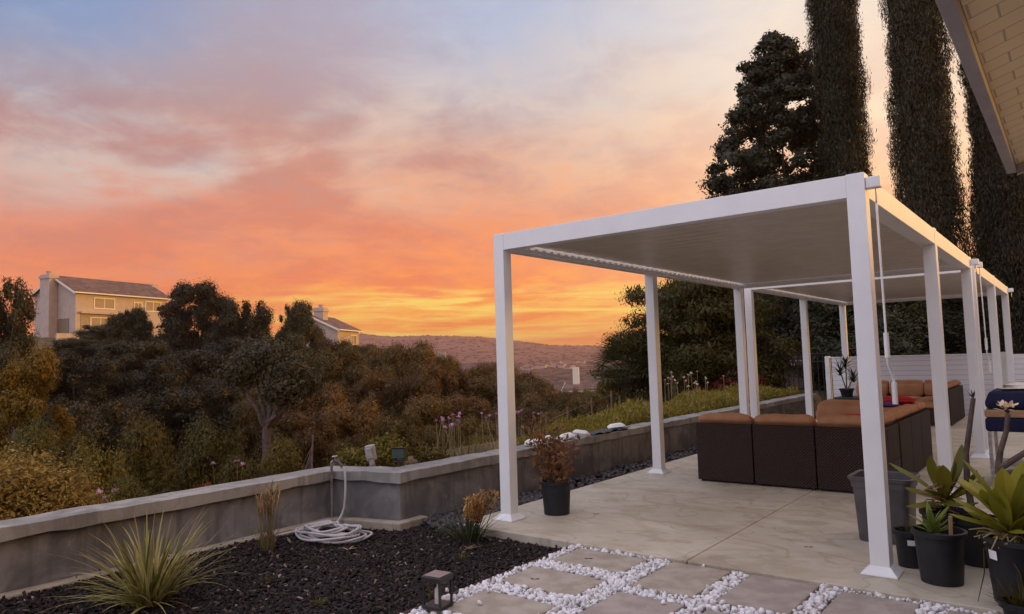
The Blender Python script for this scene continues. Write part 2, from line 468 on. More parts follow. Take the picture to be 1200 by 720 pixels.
class MB:
    """collects shapes; build() links them as ONE mesh object"""
    def __init__(s): s.v = []; s.f = []

    def add(s, V, F):
        n = len(s.v)
        s.v += [tuple(p) for p in V]
        s.f += [tuple(i + n for i in f) for f in F]
        return s

    def box(s, x0, x1, y0, y1, z0, z1):
        V = [(x, y, z) for z in (z0, z1) for (x, y) in ((x0, y0), (x1, y0), (x1, y1), (x0, y1))]
        return s.add(V, [(3, 2, 1, 0), (4, 5, 6, 7), (0, 1, 5, 4), (1, 2, 6, 5), (2, 3, 7, 6), (3, 0, 4, 7)])

    def obox(s, c, size, rot):
        """box centred at c, size (x,y,z), rot = Euler or Matrix"""
        Mx = rot if isinstance(rot, Matrix) else Matrix.Identity(3) if rot is None else __import__('mathutils').Euler(rot).to_matrix()
        V = []
        for z in (-.5, .5):
            for x, y in ((-.5, -.5), (.5, -.5), (.5, .5), (-.5, .5)):
                V.append(Vector(c) + Mx @ Vector((x * size[0], y * size[1], z * size[2])))
        return s.add(V, [(3, 2, 1, 0), (4, 5, 6, 7), (0, 1, 5, 4), (1, 2, 6, 5), (2, 3, 7, 6), (3, 0, 4, 7)])

    def tube(s, path, r, n=8, cap=True):
        P = [Vector(p) for p in path]
        rr = r if hasattr(r, '__len__') else [r] * len(P)
        rings = []
        up = Vector((0, 0, 1))
        prev = None
        for i, p in enumerate(P):
            t = (P[min(i + 1, len(P) - 1)] - P[max(i - 1, 0)])
            if t.length < 1e-9: t = Vector((0, 0, 1))
            t.normalize()
            if prev is None:
                a = t.cross(up)
                if a.length < .05: a = t.cross(Vector((1, 0, 0)))
            else:
                a = prev - t * prev.dot(t)
                if a.length < 1e-6: a = t.cross(up)
            a.normalize(); prev = a
            b = t.cross(a)
            rings.append([p + (a * math.cos(2 * math.pi * k / n) + b * math.sin(2 * math.pi * k / n)) * rr[i] for k in range(n)])
        V = [q for ring in rings for q in ring]
        F = []
        for i in range(len(P) - 1):
            for k in range(n):
                k2 = (k + 1) % n
                F.append((i * n + k, i * n + k2, (i + 1) * n + k2, (i + 1) * n + k))
        if cap:
            F.append(tuple(reversed(range(n)))); F.append(tuple((len(P) - 1) * n + k for k in range(n)))
        return s.add(V, F)

    def lathe(s, c, prof, n=28, caps=(True, True)):
        V = []; F = []
        for r, z in prof:
            for k in range(n):
                a = 2 * math.pi * k / n
                V.append((c[0] + r * math.cos(a), c[1] + r * math.sin(a), c[2] + z))
        for i in range(len(prof) - 1):
            for k in range(n):
                k2 = (k + 1) % n
                F.append((i * n + k, i * n + k2, (i + 1) * n + k2, (i + 1) * n + k))
        if caps[0]: F.append(tuple(reversed(range(n))))
        if caps[1]: F.append(tuple((len(prof) - 1) * n + k for k in range(n)))
        return s.add(V, F)

    def loft(s, rings, cap0=True, cap1=True):
        n = len(rings[0]); V = [p for r in rings for p in r]; F = []
        for i in range(len(rings) - 1):
            for k in range(n):
                k2 = (k + 1) % n
                F.append((i * n + k, i * n + k2, (i + 1) * n + k2, (i + 1) * n + k))
        if cap0: F.append(tuple(reversed(range(n))))
        if cap1: F.append(tuple((len(rings) - 1) * n + k for k in range(n)))
        return s.add(V, F)

    def blade(s, base, az_, tilt, length, width, droop=1.0, n=6, fold=.25, shape='strap', twist=0.0):
        """a leaf: starts at base, leans out by tilt from vertical, droops by `droop` radians along its length"""
        d = Vector((math.cos(az_), math.sin(az_), 0)); side = Vector((-d.y, d.x, 0))
        p = Vector(base); ang = tilt; V = []; F = []
        step = length / n
        for i in range(n + 1):
            t = i / n
            if shape == 'strap': w = width * min(1, .45 + 2.2 * t) * (1 - max(0, (t - .55) / .45) ** 2.2 * .97)
            elif shape == 'spat': w = width * (.38 + .62 * math.sin(min(1, t / .62) * math.pi / 2) ** 1.6) * (1 - max(0, (t - .66) / .34) ** 2.6 * .93)
            elif shape == 'grass': w = width * (1 - t ** 1.6 * .95)
            elif shape == 'oval': w = width * max(.04, math.sin(math.pi * min(1, t * .92 + .05)) ** .8)
            else: w = width
            tang = d * math.sin(ang) + Vector((0, 0, 1)) * math.cos(ang)
            nrm = d * math.cos(ang) - Vector((0, 0, 1)) * math.sin(ang)
            sd = side * math.cos(twist * t) + nrm * math.sin(twist * t)
            V += [p - sd * w * .5 - nrm * (-fold * w * .5), p + Vector((0, 0, 0)), p + sd * w * .5 - nrm * (-fold * w * .5)]
            p = p + tang * step
            ang += droop / n
        for i in range(n):
            a = i * 3
            F += [(a, a + 1, a + 4, a + 3), (a + 1, a + 2, a + 5, a + 4)]
        return s.add(V, F)

    def build(s, name, mat, parent=None, smooth=False, bevel=0.0, seg=2, world=True):
        off = Vector((0, 0, 0))
        if parent is not None and world:
            q = parent
            while q is not None:
                off = off + q.location; q = q.parent
        me = bpy.data.meshes.new(name)
        me.from_pydata([tuple(Vector(p) - off) for p in s.v], [], s.f)
        me.update()
        if smooth:
            me.polygons.foreach_set('use_smooth', [True] * len(me.polygons))
        o = link(name, me, mat, parent)
        if bevel:
            b = o.modifiers.new('bevel', 'BEVEL'); b.width = bevel; b.segments = seg; b.limit_method = 'ANGLE'
        if smooth:
            try:
                me.set_sharp_from_angle(angle=R(40))
            except Exception: pass
        return o


def tag(o, label=None, cat=None, group=None, kind=None):
    if label: o['label'] = label
    if cat: o['category'] = cat
    if group: o['group'] = group
    if kind: o['kind'] = kind
    return o


def thing(name, label, cat, loc=(0, 0, 0), group=None, rz=0.0):
    o = bpy.data.objects.new(name, None)
    COL.objects.link(o)
    o.location = loc; o.rotation_euler = (0, 0, rz)
    o.empty_display_size = .1
    return tag(o, label, cat, group)


def dup(o, parent=None):
    c_ = o.copy(); COL.objects.link(c_)
    if parent is not None: c_.parent = parent
    for ch in list(o.children): dup(ch, c_)
    return c_


def ico(sub):
    import bmesh
    bm = bmesh.new(); bmesh.ops.create_icosphere(bm, subdivisions=sub, radius=1)
    V = np.array([v.co[:] for v in bm.verts]); bm.verts.index_update()
    F = np.array([[v.index for v in f.verts] for f in bm.faces]); bm.free()
    return V, F


def rand_rot(n, rs):
    q = rs.normal(size=(n, 4)); q /= np.linalg.norm(q, axis=1)[:, None]
    w, x, y, z = q.T
    return np.stack([np.stack([1 - 2 * (y * y + z * z), 2 * (x * y - z * w), 2 * (x * z + y * w)], -1),
                     np.stack([2 * (x * y + z * w), 1 - 2 * (x * x + z * z), 2 * (y * z - x * w)], -1),
                     np.stack([2 * (x * z - y * w), 2 * (y * z + x * w), 1 - 2 * (x * x + y * y)], -1)], 1)


def scatter(V, F, pos, scl, rot):
    """copies of a template shape (stones, chips) as one array"""
    pos = np.asarray(pos); scl = np.asarray(scl)
    P = np.einsum('nij,nkj->nki', rot, V[None] * scl[:, None, :]) + pos[:, None, :]
    n, k = len(pos), len(V)
    FF = (F[None] + (np.arange(n) * k)[:, None, None]).reshape(-1, F.shape[1])
    return P.reshape(-1, 3), FF


def leaf_cloud(cent, out, size, rs, aspect=.5, hang=0.0, flat=.6):
    """rhombic leaves at cent; `out` = outward direction, hang pulls the long axis down"""
    n = len(cent)
    nr = out * flat + rs.normal(size=(n, 3)) * .6 + np.array([0, 0, .25])
    nr /= np.linalg.norm(nr, axis=1)[:, None] + 1e-9
    t = rs.normal(size=(n, 3)) + np.array([0, 0, -hang])
    t -= nr * (t * nr).sum(1)[:, None]
    t /= np.linalg.norm(t, axis=1)[:, None] + 1e-9
    b = np.cross(nr, t)
    s = (np.asarray(size) * rs.uniform(.6, 1.35, n))[:, None]
    bend = nr * s * .18
    V = np.stack([cent - t * s - bend, cent + b * s * aspect, cent + t * s - bend, cent - b * s * aspect], 1).reshape(-1, 3)
    F = np.arange(4 * n).reshape(n, 4)
    return V, F


def blob_points(blobs, n, rs, inner=.25, clump=7, spread=.16):
    """points in twig-sized clumps on and inside a set of ellipsoid blobs (cx,cy,cz,rx,ry,rz)"""
    B = np.asarray(blobs, float)
    area = (B[:, 3] * B[:, 4] + B[:, 4] * B[:, 5] + B[:, 3] * B[:, 5])
    nc = max(1, n // clump)
    k = rs.choice(len(B), nc, p=area / area.sum())
    d = rs.normal(size=(nc, 3)); d /= np.linalg.norm(d, axis=1)[:, None]
    ins = rs.rand(nc) < inner
    rad = np.where(ins, rs.uniform(.45, .78, nc), rs.uniform(.84, 1.08, nc))
    blob_points.scale = np.repeat(np.where(ins, 2.3, 1.0), clump)
    cc = B[k, :3] + d * B[k, 3:] * rad[:, None]
    cc = np.repeat(cc, clump, 0); dd = np.repeat(d, clump, 0)
    sp = spread * np.repeat(B[k, 3:].mean(1), clump)[:, None] * 2
    cc = cc + rs.normal(size=cc.shape) * sp * np.array([1, 1, .75])
    return cc, dd


def taper_path(a, b, n, rs, wob):
    a = np.array(a, float); b = np.array(b, float)
    return [tuple(a + (b - a) * i / n + (rs.normal(size=3) * wob if 0 < i < n else 0)) for i in range(n + 1)]


# ------------------------------------------------------------------ terrain: one sheet out to the hills
def lerp_t(x, xs, ys): return np.interp(x, xs, ys)


def smooth01(t): t = np.clip(t, 0, 1); return t * t * (3 - 2 * t)


def wall_x(y):
    """front face of the retaining wall"""
    return np.where(y < -.72, -1.45, np.where(y < -.51, -1.45 + (y + .72) / .21 * .68, -.72))


def terrain(x, y):
    x = np.asarray(x, float); y = np.asarray(y, float)
    gx, gy = x - CP[0], y - CP[1]
    r = np.hypot(gx, gy); a = np.degrees(np.arctan2(gx, gy))
    d = wall_x(y) - .12 - x                      # distance beyond the wall
    strip = np.where(y < 0, .34 - .22 * smooth01((-y - .3) / .7), .34)
    # profile going down into the canyon as a function of distance past the wall
    can = lerp_t(d, [-.02, .05, 1.2, 2.0, 6, 14, 24, 40, 60], [-.3, .34, .36, .0, -2.2, -5.0, -7.0, -7.5, -6.5]) - (.34 - strip) * smooth01((3 - d) / 2)
    rl = lerp_t(r, [0, 45, 62, 80, 102, 140, 300, 900], [-7, -7, -3.5, 1.0, 5.4, 7.0, 2, -10])
    rm = lerp_t(r, [0, 50, 70, 100, 125, 200, 400, 700, 1000], [-7, -7.5, -5, 0.6, 1.5, -4, -8, -9, -8])
    rr = lerp_t(r, [0, 40, 70, 150, 400, 700, 1000], [-6, -6, -7, -9, -10, -10, -8])
    far = np.where(a < -58, rl, np.where(a < -52, rl + (rm - rl) * smooth01((a + 58) / 6), np.where(a < -46, rm, rm + (rr - rm) * smooth01((a + 46) / 7))))
    w = smooth01((r - 34) / 22)
    low = can * (1 - w) + far * w
    # to the right the yard and its neighbours lie level
    lev = np.where(d > .05, .34 - .02 * np.clip(d - 1.2, 0, 30), -.3)
    lev = lev * (1 - smooth01((r - 60) / 200)) + (-8) * smooth01((r - 60) / 200)
    ww = smooth01((a + 30) / 9) * smooth01((y - 3) / 5)
    h = low * (1 - ww) + lev * ww
    h = np.where((d <= -.02), -.3 + np.zeros_like(h), h) if True else h
    h = np.where((r > 55) & (d <= 0), -.3 - smooth01((r - 55) / 200) * 7, h)
    # far hills
    e = lerp_t(a, [-180, -90, -70, -56, -50, -48, -44.9, -40.9, -38.2, -34.8, -31, -20, 0, 180], [.6, .8, 1.4, 2.0, 2.25, 2.0, 2.05, 1.85, 1.5, 1.0, .85, .5, .5, .5])
    hill = 1.44 + 2300 * np.tan(np.radians(e))
    bump = 7 * np.sin(x * .011 + 1.3 * np.sin(y * .006)) + 5 * np.sin(y * .017 + x * .006)
    front = smooth01((r - 950) / 1350)
    h = h * (1 - front) + (hill + bump * .55 * smooth01((r - 900) / 500) * (1 - smooth01((r - 1900) / 400))) * front
    h = h - smooth01((r - 2500) / 3000) * 110
    # small bumps in the canyon
    k = smooth01((d - 3) / 6) * (1 - smooth01((r - 300) / 300)) * (1 - ww)
    h = h + k * (.35 * np.sin(x * .7 + 1.7 * np.sin(y * .43)) + .25 * np.sin(y * .9 + x * .31))
    return h


def gz(x, y): return float(terrain(x, y))


radii = np.concatenate([np.arange(.3, 12, .16), 12 * 1.045 ** np.arange(0, 146)])
radii = radii[radii < 3250]
na = 400
A = np.linspace(0, 2 * np.pi, na, endpoint=False)
X = CP[0] + np.outer(radii, np.sin(A)); Y = CP[1] + np.outer(radii, np.cos(A))
Z = terrain(X, Y)
V = np.stack([X, Y, Z], -1).reshape(-1, 3)
i, j = np.meshgrid(np.arange(len(radii) - 1), np.arange(na), indexing='ij')
j2 = (j + 1) % na
F = np.stack([i * na + j, (i + 1) * na + j, (i + 1) * na + j2, i * na + j2], -1).reshape(-1, 4)
V = np.concatenate([V, [[CP[0], CP[1], -.3]]])
me = mesh_np('ground', V, F[:, ::-1])
me.polygons.foreach_set('use_smooth', [True] * len(me.polygons))
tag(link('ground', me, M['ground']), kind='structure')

# ------------------------------------------------------------------ patio, beds
mb = MB()
xs_ = [-.25, 1.95, 4.35, 7.0]; ys_ = [-.34, 1.64, 4.6, 7.6, 12.55]
for a_ in range(3):
    for b_ in range(4):
        mb.box(xs_[a_] + .004, xs_[a_ + 1] - .004, ys_[b_] + .004, ys_[b_ + 1] - .004, -.16, 0)
tag(mb.build('patio', M['concrete'], bevel=.006), kind='structure')


def sheet(name, pts, z, mat, n=40, amp=.0):
    """flat bed as a grid clipped to a box with gentle undulation"""
    (x0, x1, y0, y1) = pts
    gx, gy = np.meshgrid(np.linspace(x0, x1, n), np.linspace(y0, y1, n), indexing='ij')
    gzv = (z(gx, gy) if callable(z) else np.full_like(gx, z)) + amp * (np.sin(gx * 9 + 2 * np.sin(gy * 5)) + np.sin(gy * 11 + gx * 3))
    V_ = np.stack([gx, gy, gzv], -1).reshape(-1, 3)
    i_, j_ = np.meshgrid(np.arange(n - 1), np.arange(n - 1), indexing='ij')
    F_ = np.stack([i_ * n + j_, (i_ + 1) * n + j_, (i_ + 1) * n + j_ + 1, i_ * n + j_ + 1], -1).reshape(-1, 4)
    return tag(link(name, mesh_np(name, V_, F_), mat), kind='structure')


def mulch_z(x, y): return -.075 + .055 * smooth01((-.55 - x) / .8) * smooth01((-.9 - y) / .8)


sheet('mulch_bed', (-1.5, .985, -7, -.345), mulch_z, M['mulchbed'], 60, .004)
sheet('rock_bed', (-.80, -.252, -.344, 12.5), -.07, M['mulchbed'], 30, .003)
sheet('gravel_bed', (1.012, 7, -6, -.345), -.062, M['gravelbed'], 30, .002)

PAVERS = []   # x0,x1,y0,y1,mat,label
for (x0, x1, y0, y1, mt, lb) in [
    (1.10, 1.68, -.78, -.40, 'paver', 'tan landscape paver farthest left, touching the slab near the end of the edging board'),
    (1.09, 1.68, -1.36, -.97, 'paver', 'plain tan landscape paver in the left column, second back from the lantern side'),
    (1.14, 1.69, -1.96, -1.55, 'paver', 'broad tan paver right beside the black lantern'),
    (1.86, 2.28, -.98, -.365, 'paver', 'tan paver with rusty stains against the slab, right of the slab seam end'),
    (1.86, 2.30, -1.78, -1.13, 'paver_pink', 'mauve portrait paver with one white stone lying on its corner'),
    (2.42, 2.84, -.98, -.36, 'paver_pink', 'brownish portrait paver against the slab in the middle of the gravel'),
    (2.44, 2.86, -1.78, -1.13, 'paver_pink', 'paver mostly cut by the bottom of the photo, in front of the middle portrait paver'),
    (2.98, 3.40, -1.0, -.40, 'paver_pink', 'mauve paver with a pale scuff, in front of the nearest pergola post'),
    (3.54, 3.78, -1.02, -.42, 'paver_pink', 'paver at the far right in front of the black nursery pots')]:
    mb = MB().box(x0, x1, y0, y1, -.075, -.014)
    o = mb.build('stepping_paver', M[mt], bevel=.008)
    tag(o, lb, 'paver', 'stepping pavers set in white gravel')
    PAVERS.append((x0, x1, y0, y1))

# white gravel, dark chips and river rock: uncountable, one object each
rs = np.random.RandomState(3)
V1, F1 = ico(1); V2, F2 = ico(2)


def lumpy(V_, seed, amp=.22):
    r_ = np.random.RandomState(seed)
    dirs = r_.normal(size=(7, 3)); dirs /= np.linalg.norm(dirs, axis=1)[:, None]
    s = 1 + amp * np.sin(V_ @ dirs.T * 2.6 + r_.rand(7) * 6).mean(1)[:, None] * 2
    for dd in dirs[:5]:     # chop facets
        h_ = V_ @ dd; lim = r_.uniform(.55, .8)
        V_ = V_ - np.maximum(h_ - lim, 0)[:, None] * dd
    return V_ * s


def in_paver(x, y, m=.012):
    k = np.zeros(len(x), bool)
    for (a_, b_, c_, d_) in PAVERS: k |= (x > a_ - m) & (x < b_ + m) & (y > c_ - m) & (y < d_ + m)
    return k


PV, PF = [], []
base = 0
for s in range(5):
    n = 7200
    x = rs.uniform(1.02, 4.6, n); y = rs.uniform(-2.7, -.352, n)
    ok = ~in_paver(x, y) & ~((abs(x - 1.115) < .075) & (abs(y + 1.965) < .075)); x = x[ok]; y = y[ok]
    z = -.046 + rs.rand(len(x)) * .034
    sc = (.0075 + .018 * rs.rand(len(x), 1) ** 1.7) * rs.uniform(.65, 1.25, (len(x), 3)) * np.array([1, 1, .85])
    P, Fq = scatter(lumpy(V1 if s else V2, s), F1 if s else F2, np.stack([x, y, z], 1), sc, rand_rot(len(x), rs))
    PV.append(P); PF.append(Fq + base); base += len(P)
# a few strays on pavers and bed
x = np.array([1.63, 1.3, 2.2, 3.1, .86, 1.2]); y = np.array([-1.0, -1.8, -1.2, -.97, -1.62, -1.6]); z = np.array([0, 0, 0, 0, -.05, 0.])
P, Fq = scatter(lumpy(V2, 9), F2, np.stack([x, y, z], 1), np.full((6, 3), .016), rand_rot(6, rs)); PV.append(P); PF.append(Fq + base)
tag(link('white_gravel', mesh_np('white_gravel', np.concatenate(PV), np.concatenate(PF)), M['pebble']), 'loose white quartz gravel between the stepping pavers', 'gravel', kind='stuff')

cube = np.array([(x, y, z) for x in (-1, 1) for y in (-1, 1) for z in (-1, 1)], float)
cube[:, 1] *= np.where(cube[:, 0] > 0, .55, 1)
cubeF = np.array([(0, 1, 3, 2), (4, 6, 7, 5), (0, 4, 5, 1), (2, 3, 7, 6), (0, 2, 6, 4), (1, 5, 7, 3)])
n = 26000
y = -.36 - 4.2 * rs.rand(n) ** 1.15; x = rs.uniform(-1.44, .97, n)
rot = rand_rot(n, rs)
flat = rs.rand(n) < .65
ca, sa = np.cos(rs.rand(n) * 6.28), np.sin(rs.rand(n) * 6.28)
a_ = rs.rand(n) * 6.28; tl = rs.normal(size=n) * .3
rf = np.zeros((n, 3, 3)); rf[:, 0, 0] = np.cos(a_); rf[:, 0, 1] = -np.sin(a_); rf[:, 1, 0] = np.sin(a_); rf[:, 1, 1] = np.cos(a_); rf[:, 2, 2] = 1
rx = np.zeros((n, 3, 3)); rx[:, 0, 0] = np.cos(tl); rx[:, 0, 2] = np.sin(tl); rx[:, 2, 0] = -np.sin(tl); rx[:, 2, 2] = np.cos(tl); rx[:, 1, 1] = 1
rf = rf @ rx
rot[flat] = rf[flat]
sc = np.stack([rs.uniform(.010, .034, n), rs.uniform(.005, .013, n), rs.uniform(.002, .006, n)], 1)
P, Fq = scatter(cube, cubeF, np.stack([x, y, mulch_z(x, y) + rs.rand(n) * .016], 1), sc, rot)
tag(link('bark_mulch', mesh_np('bark_mulch', P, Fq), M['chip']), 'dark shredded bark mulch covering the planting bed', 'mulch', kind='stuff')

PV, PF, base = [], [], 0
for s in range(4):
    n = 800
    y = np.where(rs.rand(n) < .3, rs.uniform(-.42, 1.2, n), rs.uniform(-.3, 11, n)); x = rs.uniform(-.68, -.27, n)
    x = np.where(y < -.2, rs.uniform(-.62, -.1, n), x)
    z = -.055 + rs.rand(n) * .05
    sc = rs.uniform(.028, .052, (n, 1)) * rs.uniform(.75, 1.15, (n, 3)) * np.array([1, .8, .6])
    a_ = rs.rand(n) * 6.28
    rz_ = np.zeros((n, 3, 3)); rz_[:, 0, 0] = np.cos(a_); rz_[:, 0, 1] = -np.sin(a_); rz_[:, 1, 0] = np.sin(a_); rz_[:, 1, 1] = np.cos(a_); rz_[:, 2, 2] = 1
    P, Fq = scatter(lumpy(V2, 20 + s, .08) if s < 1 else lumpy(V1, 20 + s, .1), F2 if s < 1 else F1, np.stack([x, y, z], 1), sc, rz_)
    PV.append(P); PF.append(Fq + base); base += len(P)
me = mesh_np('river_rock', np.concatenate(PV), np.concatenate(PF))
tag(link('river_rock', me, M['rock']), 'dark smooth river rock along the foot of the wall', 'rocks', kind='stuff')

mb = MB().box(.988, 1.008, -6, -.36, -.14, -.018)
tag(mb.build('edging_board', M['edging'], bevel=.003), 'thin brown edging board between dark mulch and white gravel', 'edging')


# ------------------------------------------------------------------ retaining wall
def sweep(path, o0, o1, z0, z1, step=.18, rough=0.0, seed=1):
    """solid along a plan polyline, offset o0..o1 to its left, mitred at the corners"""
    r_ = np.random.RandomState(seed)
    P = [np.array(p, float) for p in path]
    dirs = [(P[i_ + 1] - P[i_]) / np.linalg.norm(P[i_ + 1] - P[i_]) for i_ in range(len(P) - 1)]
    nl = [np.array([-d_[1], d_[0]]) for d_ in dirs]
    mit = []
    for i_ in range(len(P)):
        if i_ == 0: mit.append(nl[0])
        elif i_ == len(P) - 1: mit.append(nl[-1])
        else:
            m_ = nl[i_ - 1] + nl[i_]; m_ /= np.linalg.norm(m_); mit.append(m_ / max(.3, m_ @ nl[i_]))
    rings = []
    for i_ in range(len(P) - 1):
        L = np.linalg.norm(P[i_ + 1] - P[i_]); k = max(1, int(L / step)) if rough else 1
        for q in range(k + (1 if i_ == len(P) - 2 else 0)):
            t = q / k
            c_ = P[i_] * (1 - t) + P[i_ + 1] * t
            mm = mit[i_] * (1 - t) + mit[i_ + 1] * t if k == 1 else (mit[i_] if q == 0 else mit[i_ + 1] if q == k else nl[i_])
            e = r_.normal(size=6) * rough
            a0 = c_ + mm * (o0 + e[0]); a1 = c_ + mm * (o1 + e[1])
            rings.append([(a0[0], a0[1], z0 + e[2] * 1.5), (a1[0], a1[1], z0), (a1[0], a1[1], z1 + e[3] * .6), (a0[0], a0[1], z1 + e[3] * .6)])
    return MB().loft(rings)


WP = [(-1.45, -9), (-1.45, -.72), (-.77, -.51), (-.70, 12.5)]
rw = thing('retaining_wall', 'low grey stucco retaining wall with pale rounded cap running round the garden', 'wall', (-1.45, -.72, 0))
sweep(WP, .0, .2, -.3, .352).build('wall_body', M['stucco'], rw, bevel=.008)
sweep(WP, -.055, .25, .354, .44, .16, .005, 4).build('wall_cap', M['cap'], rw, smooth=True, bevel=.016, seg=3)
fp = [(-1.45, -9), (-1.45, -.74), (-.77, -.53), (-.76, -.26)]
sweep(fp, -.105, -.003, -.3, .012, .3, .004, 6).build('footing', M['footing'], rw, bevel=.012)

# ------------------------------------------------------------------ pergola
PW, PL, PP, PH, BH, GAP = 3.175, 6.038, .115, 2.6, .152, .34


def make_pergola():
    t = thing('pergola', 'nearer of two white louvred roof pergolas, standing over the brown corner sofa', 'pergola', (0, 0, 0))
    ym = (PL - PP) / 2
    k = 0
    for px_ in (0, PW - PP):
        for py in (0, ym, PL - PP):
            x0, x1, y0, y1 = px_, px_ + PP, py, py + PP
            p = MB().box(x0, x1, y0, y1, .004, PH + (.012 if py == ym else .004)).build('post', M['white'], t, bevel=.004)
            c_ = ((x0 + x1) / 2, (y0 + y1) / 2)
            h0, h1, h2 = PP / 2 + .004, PP / 2 + .014, PP / 2 + .05
            rings = [[(c_[0] + sx * h, c_[1] + sy * h, z) for sx, sy in ((-1, -1), (1, -1), (1, 1), (-1, 1))] for h, z in ((h2, .001), (h2, .010), (h1, .045), (h0, .055))]
            MB().loft(rings).build('base_plate', M['white'], p, bevel=.002)
    e = .004
    MB().box(PP, PW - PP, e, PP - e, PH - BH, PH).build('front_beam', M['white'], t, bevel=.003)
    MB().box(PP, PW - PP, PL - PP + e, PL - e, PH - BH, PH).build('rear_beam', M['white'], t, bevel=.003)
    for x0, x1 in ((e, PP - e), (PW - PP + e, PW - e)):
        b_ = MB()
        b_.box(x0, x1, PP, ym, PH - BH, PH); b_.box(x0, x1, ym + PP, PL - PP, PH - BH, PH)
        b_.build('side_beam', M['white'], t, bevel=.003)
    g = MB()        # inner gutter ledge
    g.box(PP + .001, PP + .045, PP, PL - PP, PH - BH + .012, PH - BH + .03); g.box(PW - PP - .045, PW - PP - .001, PP, PL - PP, PH - BH + .012, PH - BH + .03)
    g.build('gutter', M['white'], t)
    lv = MB(); n = 30; y0 = PP + .01; w = (PL - 2 * PP - .02) / n
    for i_ in range(n):     # closed louvre blades, each a shallow wave
        a0 = y0 + i_ * w
        prof = [(0, .002), (w * .45, -.004), (w * .93, .0), (w * .985, .012), (w * .985, .03), (0, .03)]
        V_ = [(x_, a0 + p_[0], PH - .085 + p_[1]) for x_ in (PP + .046, PW - PP - .046) for p_ in prof]
        m_ = len(prof)
        lv.add(V_, [(q, (q + 1) % m_, (q + 1) % m_ + m_, q + m_) for q in range(m_)] + [tuple(reversed(range(m_))), tuple(range(m_, 2 * m_))])
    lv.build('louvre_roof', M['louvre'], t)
    pm_ = None
    for i_ in range(46):
        yy = y0 + (i_ + .5) * (PL - 2 * PP - .02) / 46
        if pm_ is None:
            o_ = MB().box(PP + .046, PP + .07, -.016, .016, PH - .128, PH - .112).build('louvre_pin', M['white'], t); pm_ = o_.data
        else:
            o_ = link('louvre_pin', pm_, None, t)
        o_.location = (0, yy, 0)
    MB().box(PW + .001, PW + .09, .015, .085, PH - .105, PH - .03).build('gear_box', M['white2'], t, bevel=.006)
    MB().box(PW + .001, PW + .09, PL - .09, PL - .02, PH - .105, PH - .03).build('gear_box', M['white2'], t, bevel=.006)
    X0 = PW + .055
    for yy, full in ((.05, True), (PL - .055, False)):
        hk = MB().tube([(X0, yy, PH - .10), (X0, yy, PH - .16)], .006, 8)
        ring = [(X0 + .0, yy + .014 * math.sin(q / 12 * 6.283), PH - .185 + .028 * math.cos(q / 12 * 6.283)) for q in range(13)]
        hk.tube(ring, .0045, 6)
        hk.build('hook_eye', M['steel'], t)
        if full:
            cr = MB()
            z0 = PH - .20
            cr.tube([(X0, yy, z0 + .03), (X0, yy - .01, z0 - .06)], .008, 8)
            cr.tube([(X0, yy - .01, z0 - .06), (X0 + .012, yy - .05, 1.53)], .0072, 10)
            cr = cr.build('crank_rod', M['white2'], t, smooth=True)
            MB().tube([(X0 + .012, yy - .05, 1.54), (X0 + .013, yy - .055, 1.38)], .016, 12).build('crank_grip', M['white2'], cr, smooth=True)
            MB().tube([(X0 + .013, yy - .055, 1.38), (X0 + .012, yy - .05, 1.34), (X0 + .02, yy + .02, 1.27), (X0 + .024, yy + .03, 1.23), (X0 + .024, yy + .03, 1.21)], .009, 8).build('crank_bend', M['white2'], cr, smooth=True)
            MB().tube([(X0 + .024, yy + .03, 1.22), (X0 + .024, yy + .03, 1.08)], .017, 12).build('crank_grip', M['white2'], cr, smooth=True)
    return t


p1 = make_pergola()
p2 = dup(p1)
p2.location = (0, PL + GAP, 0)
p2['label'] = 'farther white louvred pergola, beyond the nearer one and in front of the white fence'
for o in (p1, p2): o['group'] = 'white pergolas standing end to end'

# ------------------------------------------------------------------ house eave at the upper right (roof overhang, wall and roof behind it)
hz, hx, hy = 2.5, 3.96, .10
pitch = math.tan(R(17))
hs = thing('house', 'near house seen only as the underside of its cream boarded roof overhang, warm lamp glow painted into the boards', 'house', (5.2, -5, 0))
def slope_box(x0, x1, y0, y1, dz0, dz1):
    V_ = [(x_, y_, hz + (x_ - hx) * pitch + d_) for d_ in (dz0, dz1) for (x_, y_) in ((x0, y0), (x1, y0), (x1, y1), (x0, y1))]
    return MB().add(V_, [(3, 2, 1, 0), (4, 5, 6, 7), (0, 1, 5, 4), (1, 2, 6, 5), (2, 3, 7, 6), (3, 0, 4, 7)])
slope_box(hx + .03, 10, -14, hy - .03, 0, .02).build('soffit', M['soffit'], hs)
slope_box(hx - .03, 10, -14, hy + .05, .022, .14).build('roof', M['houseroof'], hs)
MB().box(hx - .02, hx + .028, -14, hy, hz - .035, hz + .024).build('fascia', M['fascia'], hs, bevel=.004)
slope_box(hx + .03, 10, hy - .029, hy + .012, -.06, .021).build('bargeboard', M['fascia'], hs)
MB().box(5.2, 10, -13.5, -.9, -.2, 2.86).build('wall', M['stuccohouse'], hs)
MB().box(6.7, 10, -.9, 20, -.2, 2.75).build('added_shade_wall', M['stuccohouse'], hs)  # unseen wing, added to shade the sofa and lower posts from the sun
MB().box(6.5, 10, -.88, 20, 2.752, 2.9).build('added_shade_roof', M['houseroof'], hs)  # top of the added unseen wing, sets the height of its shade


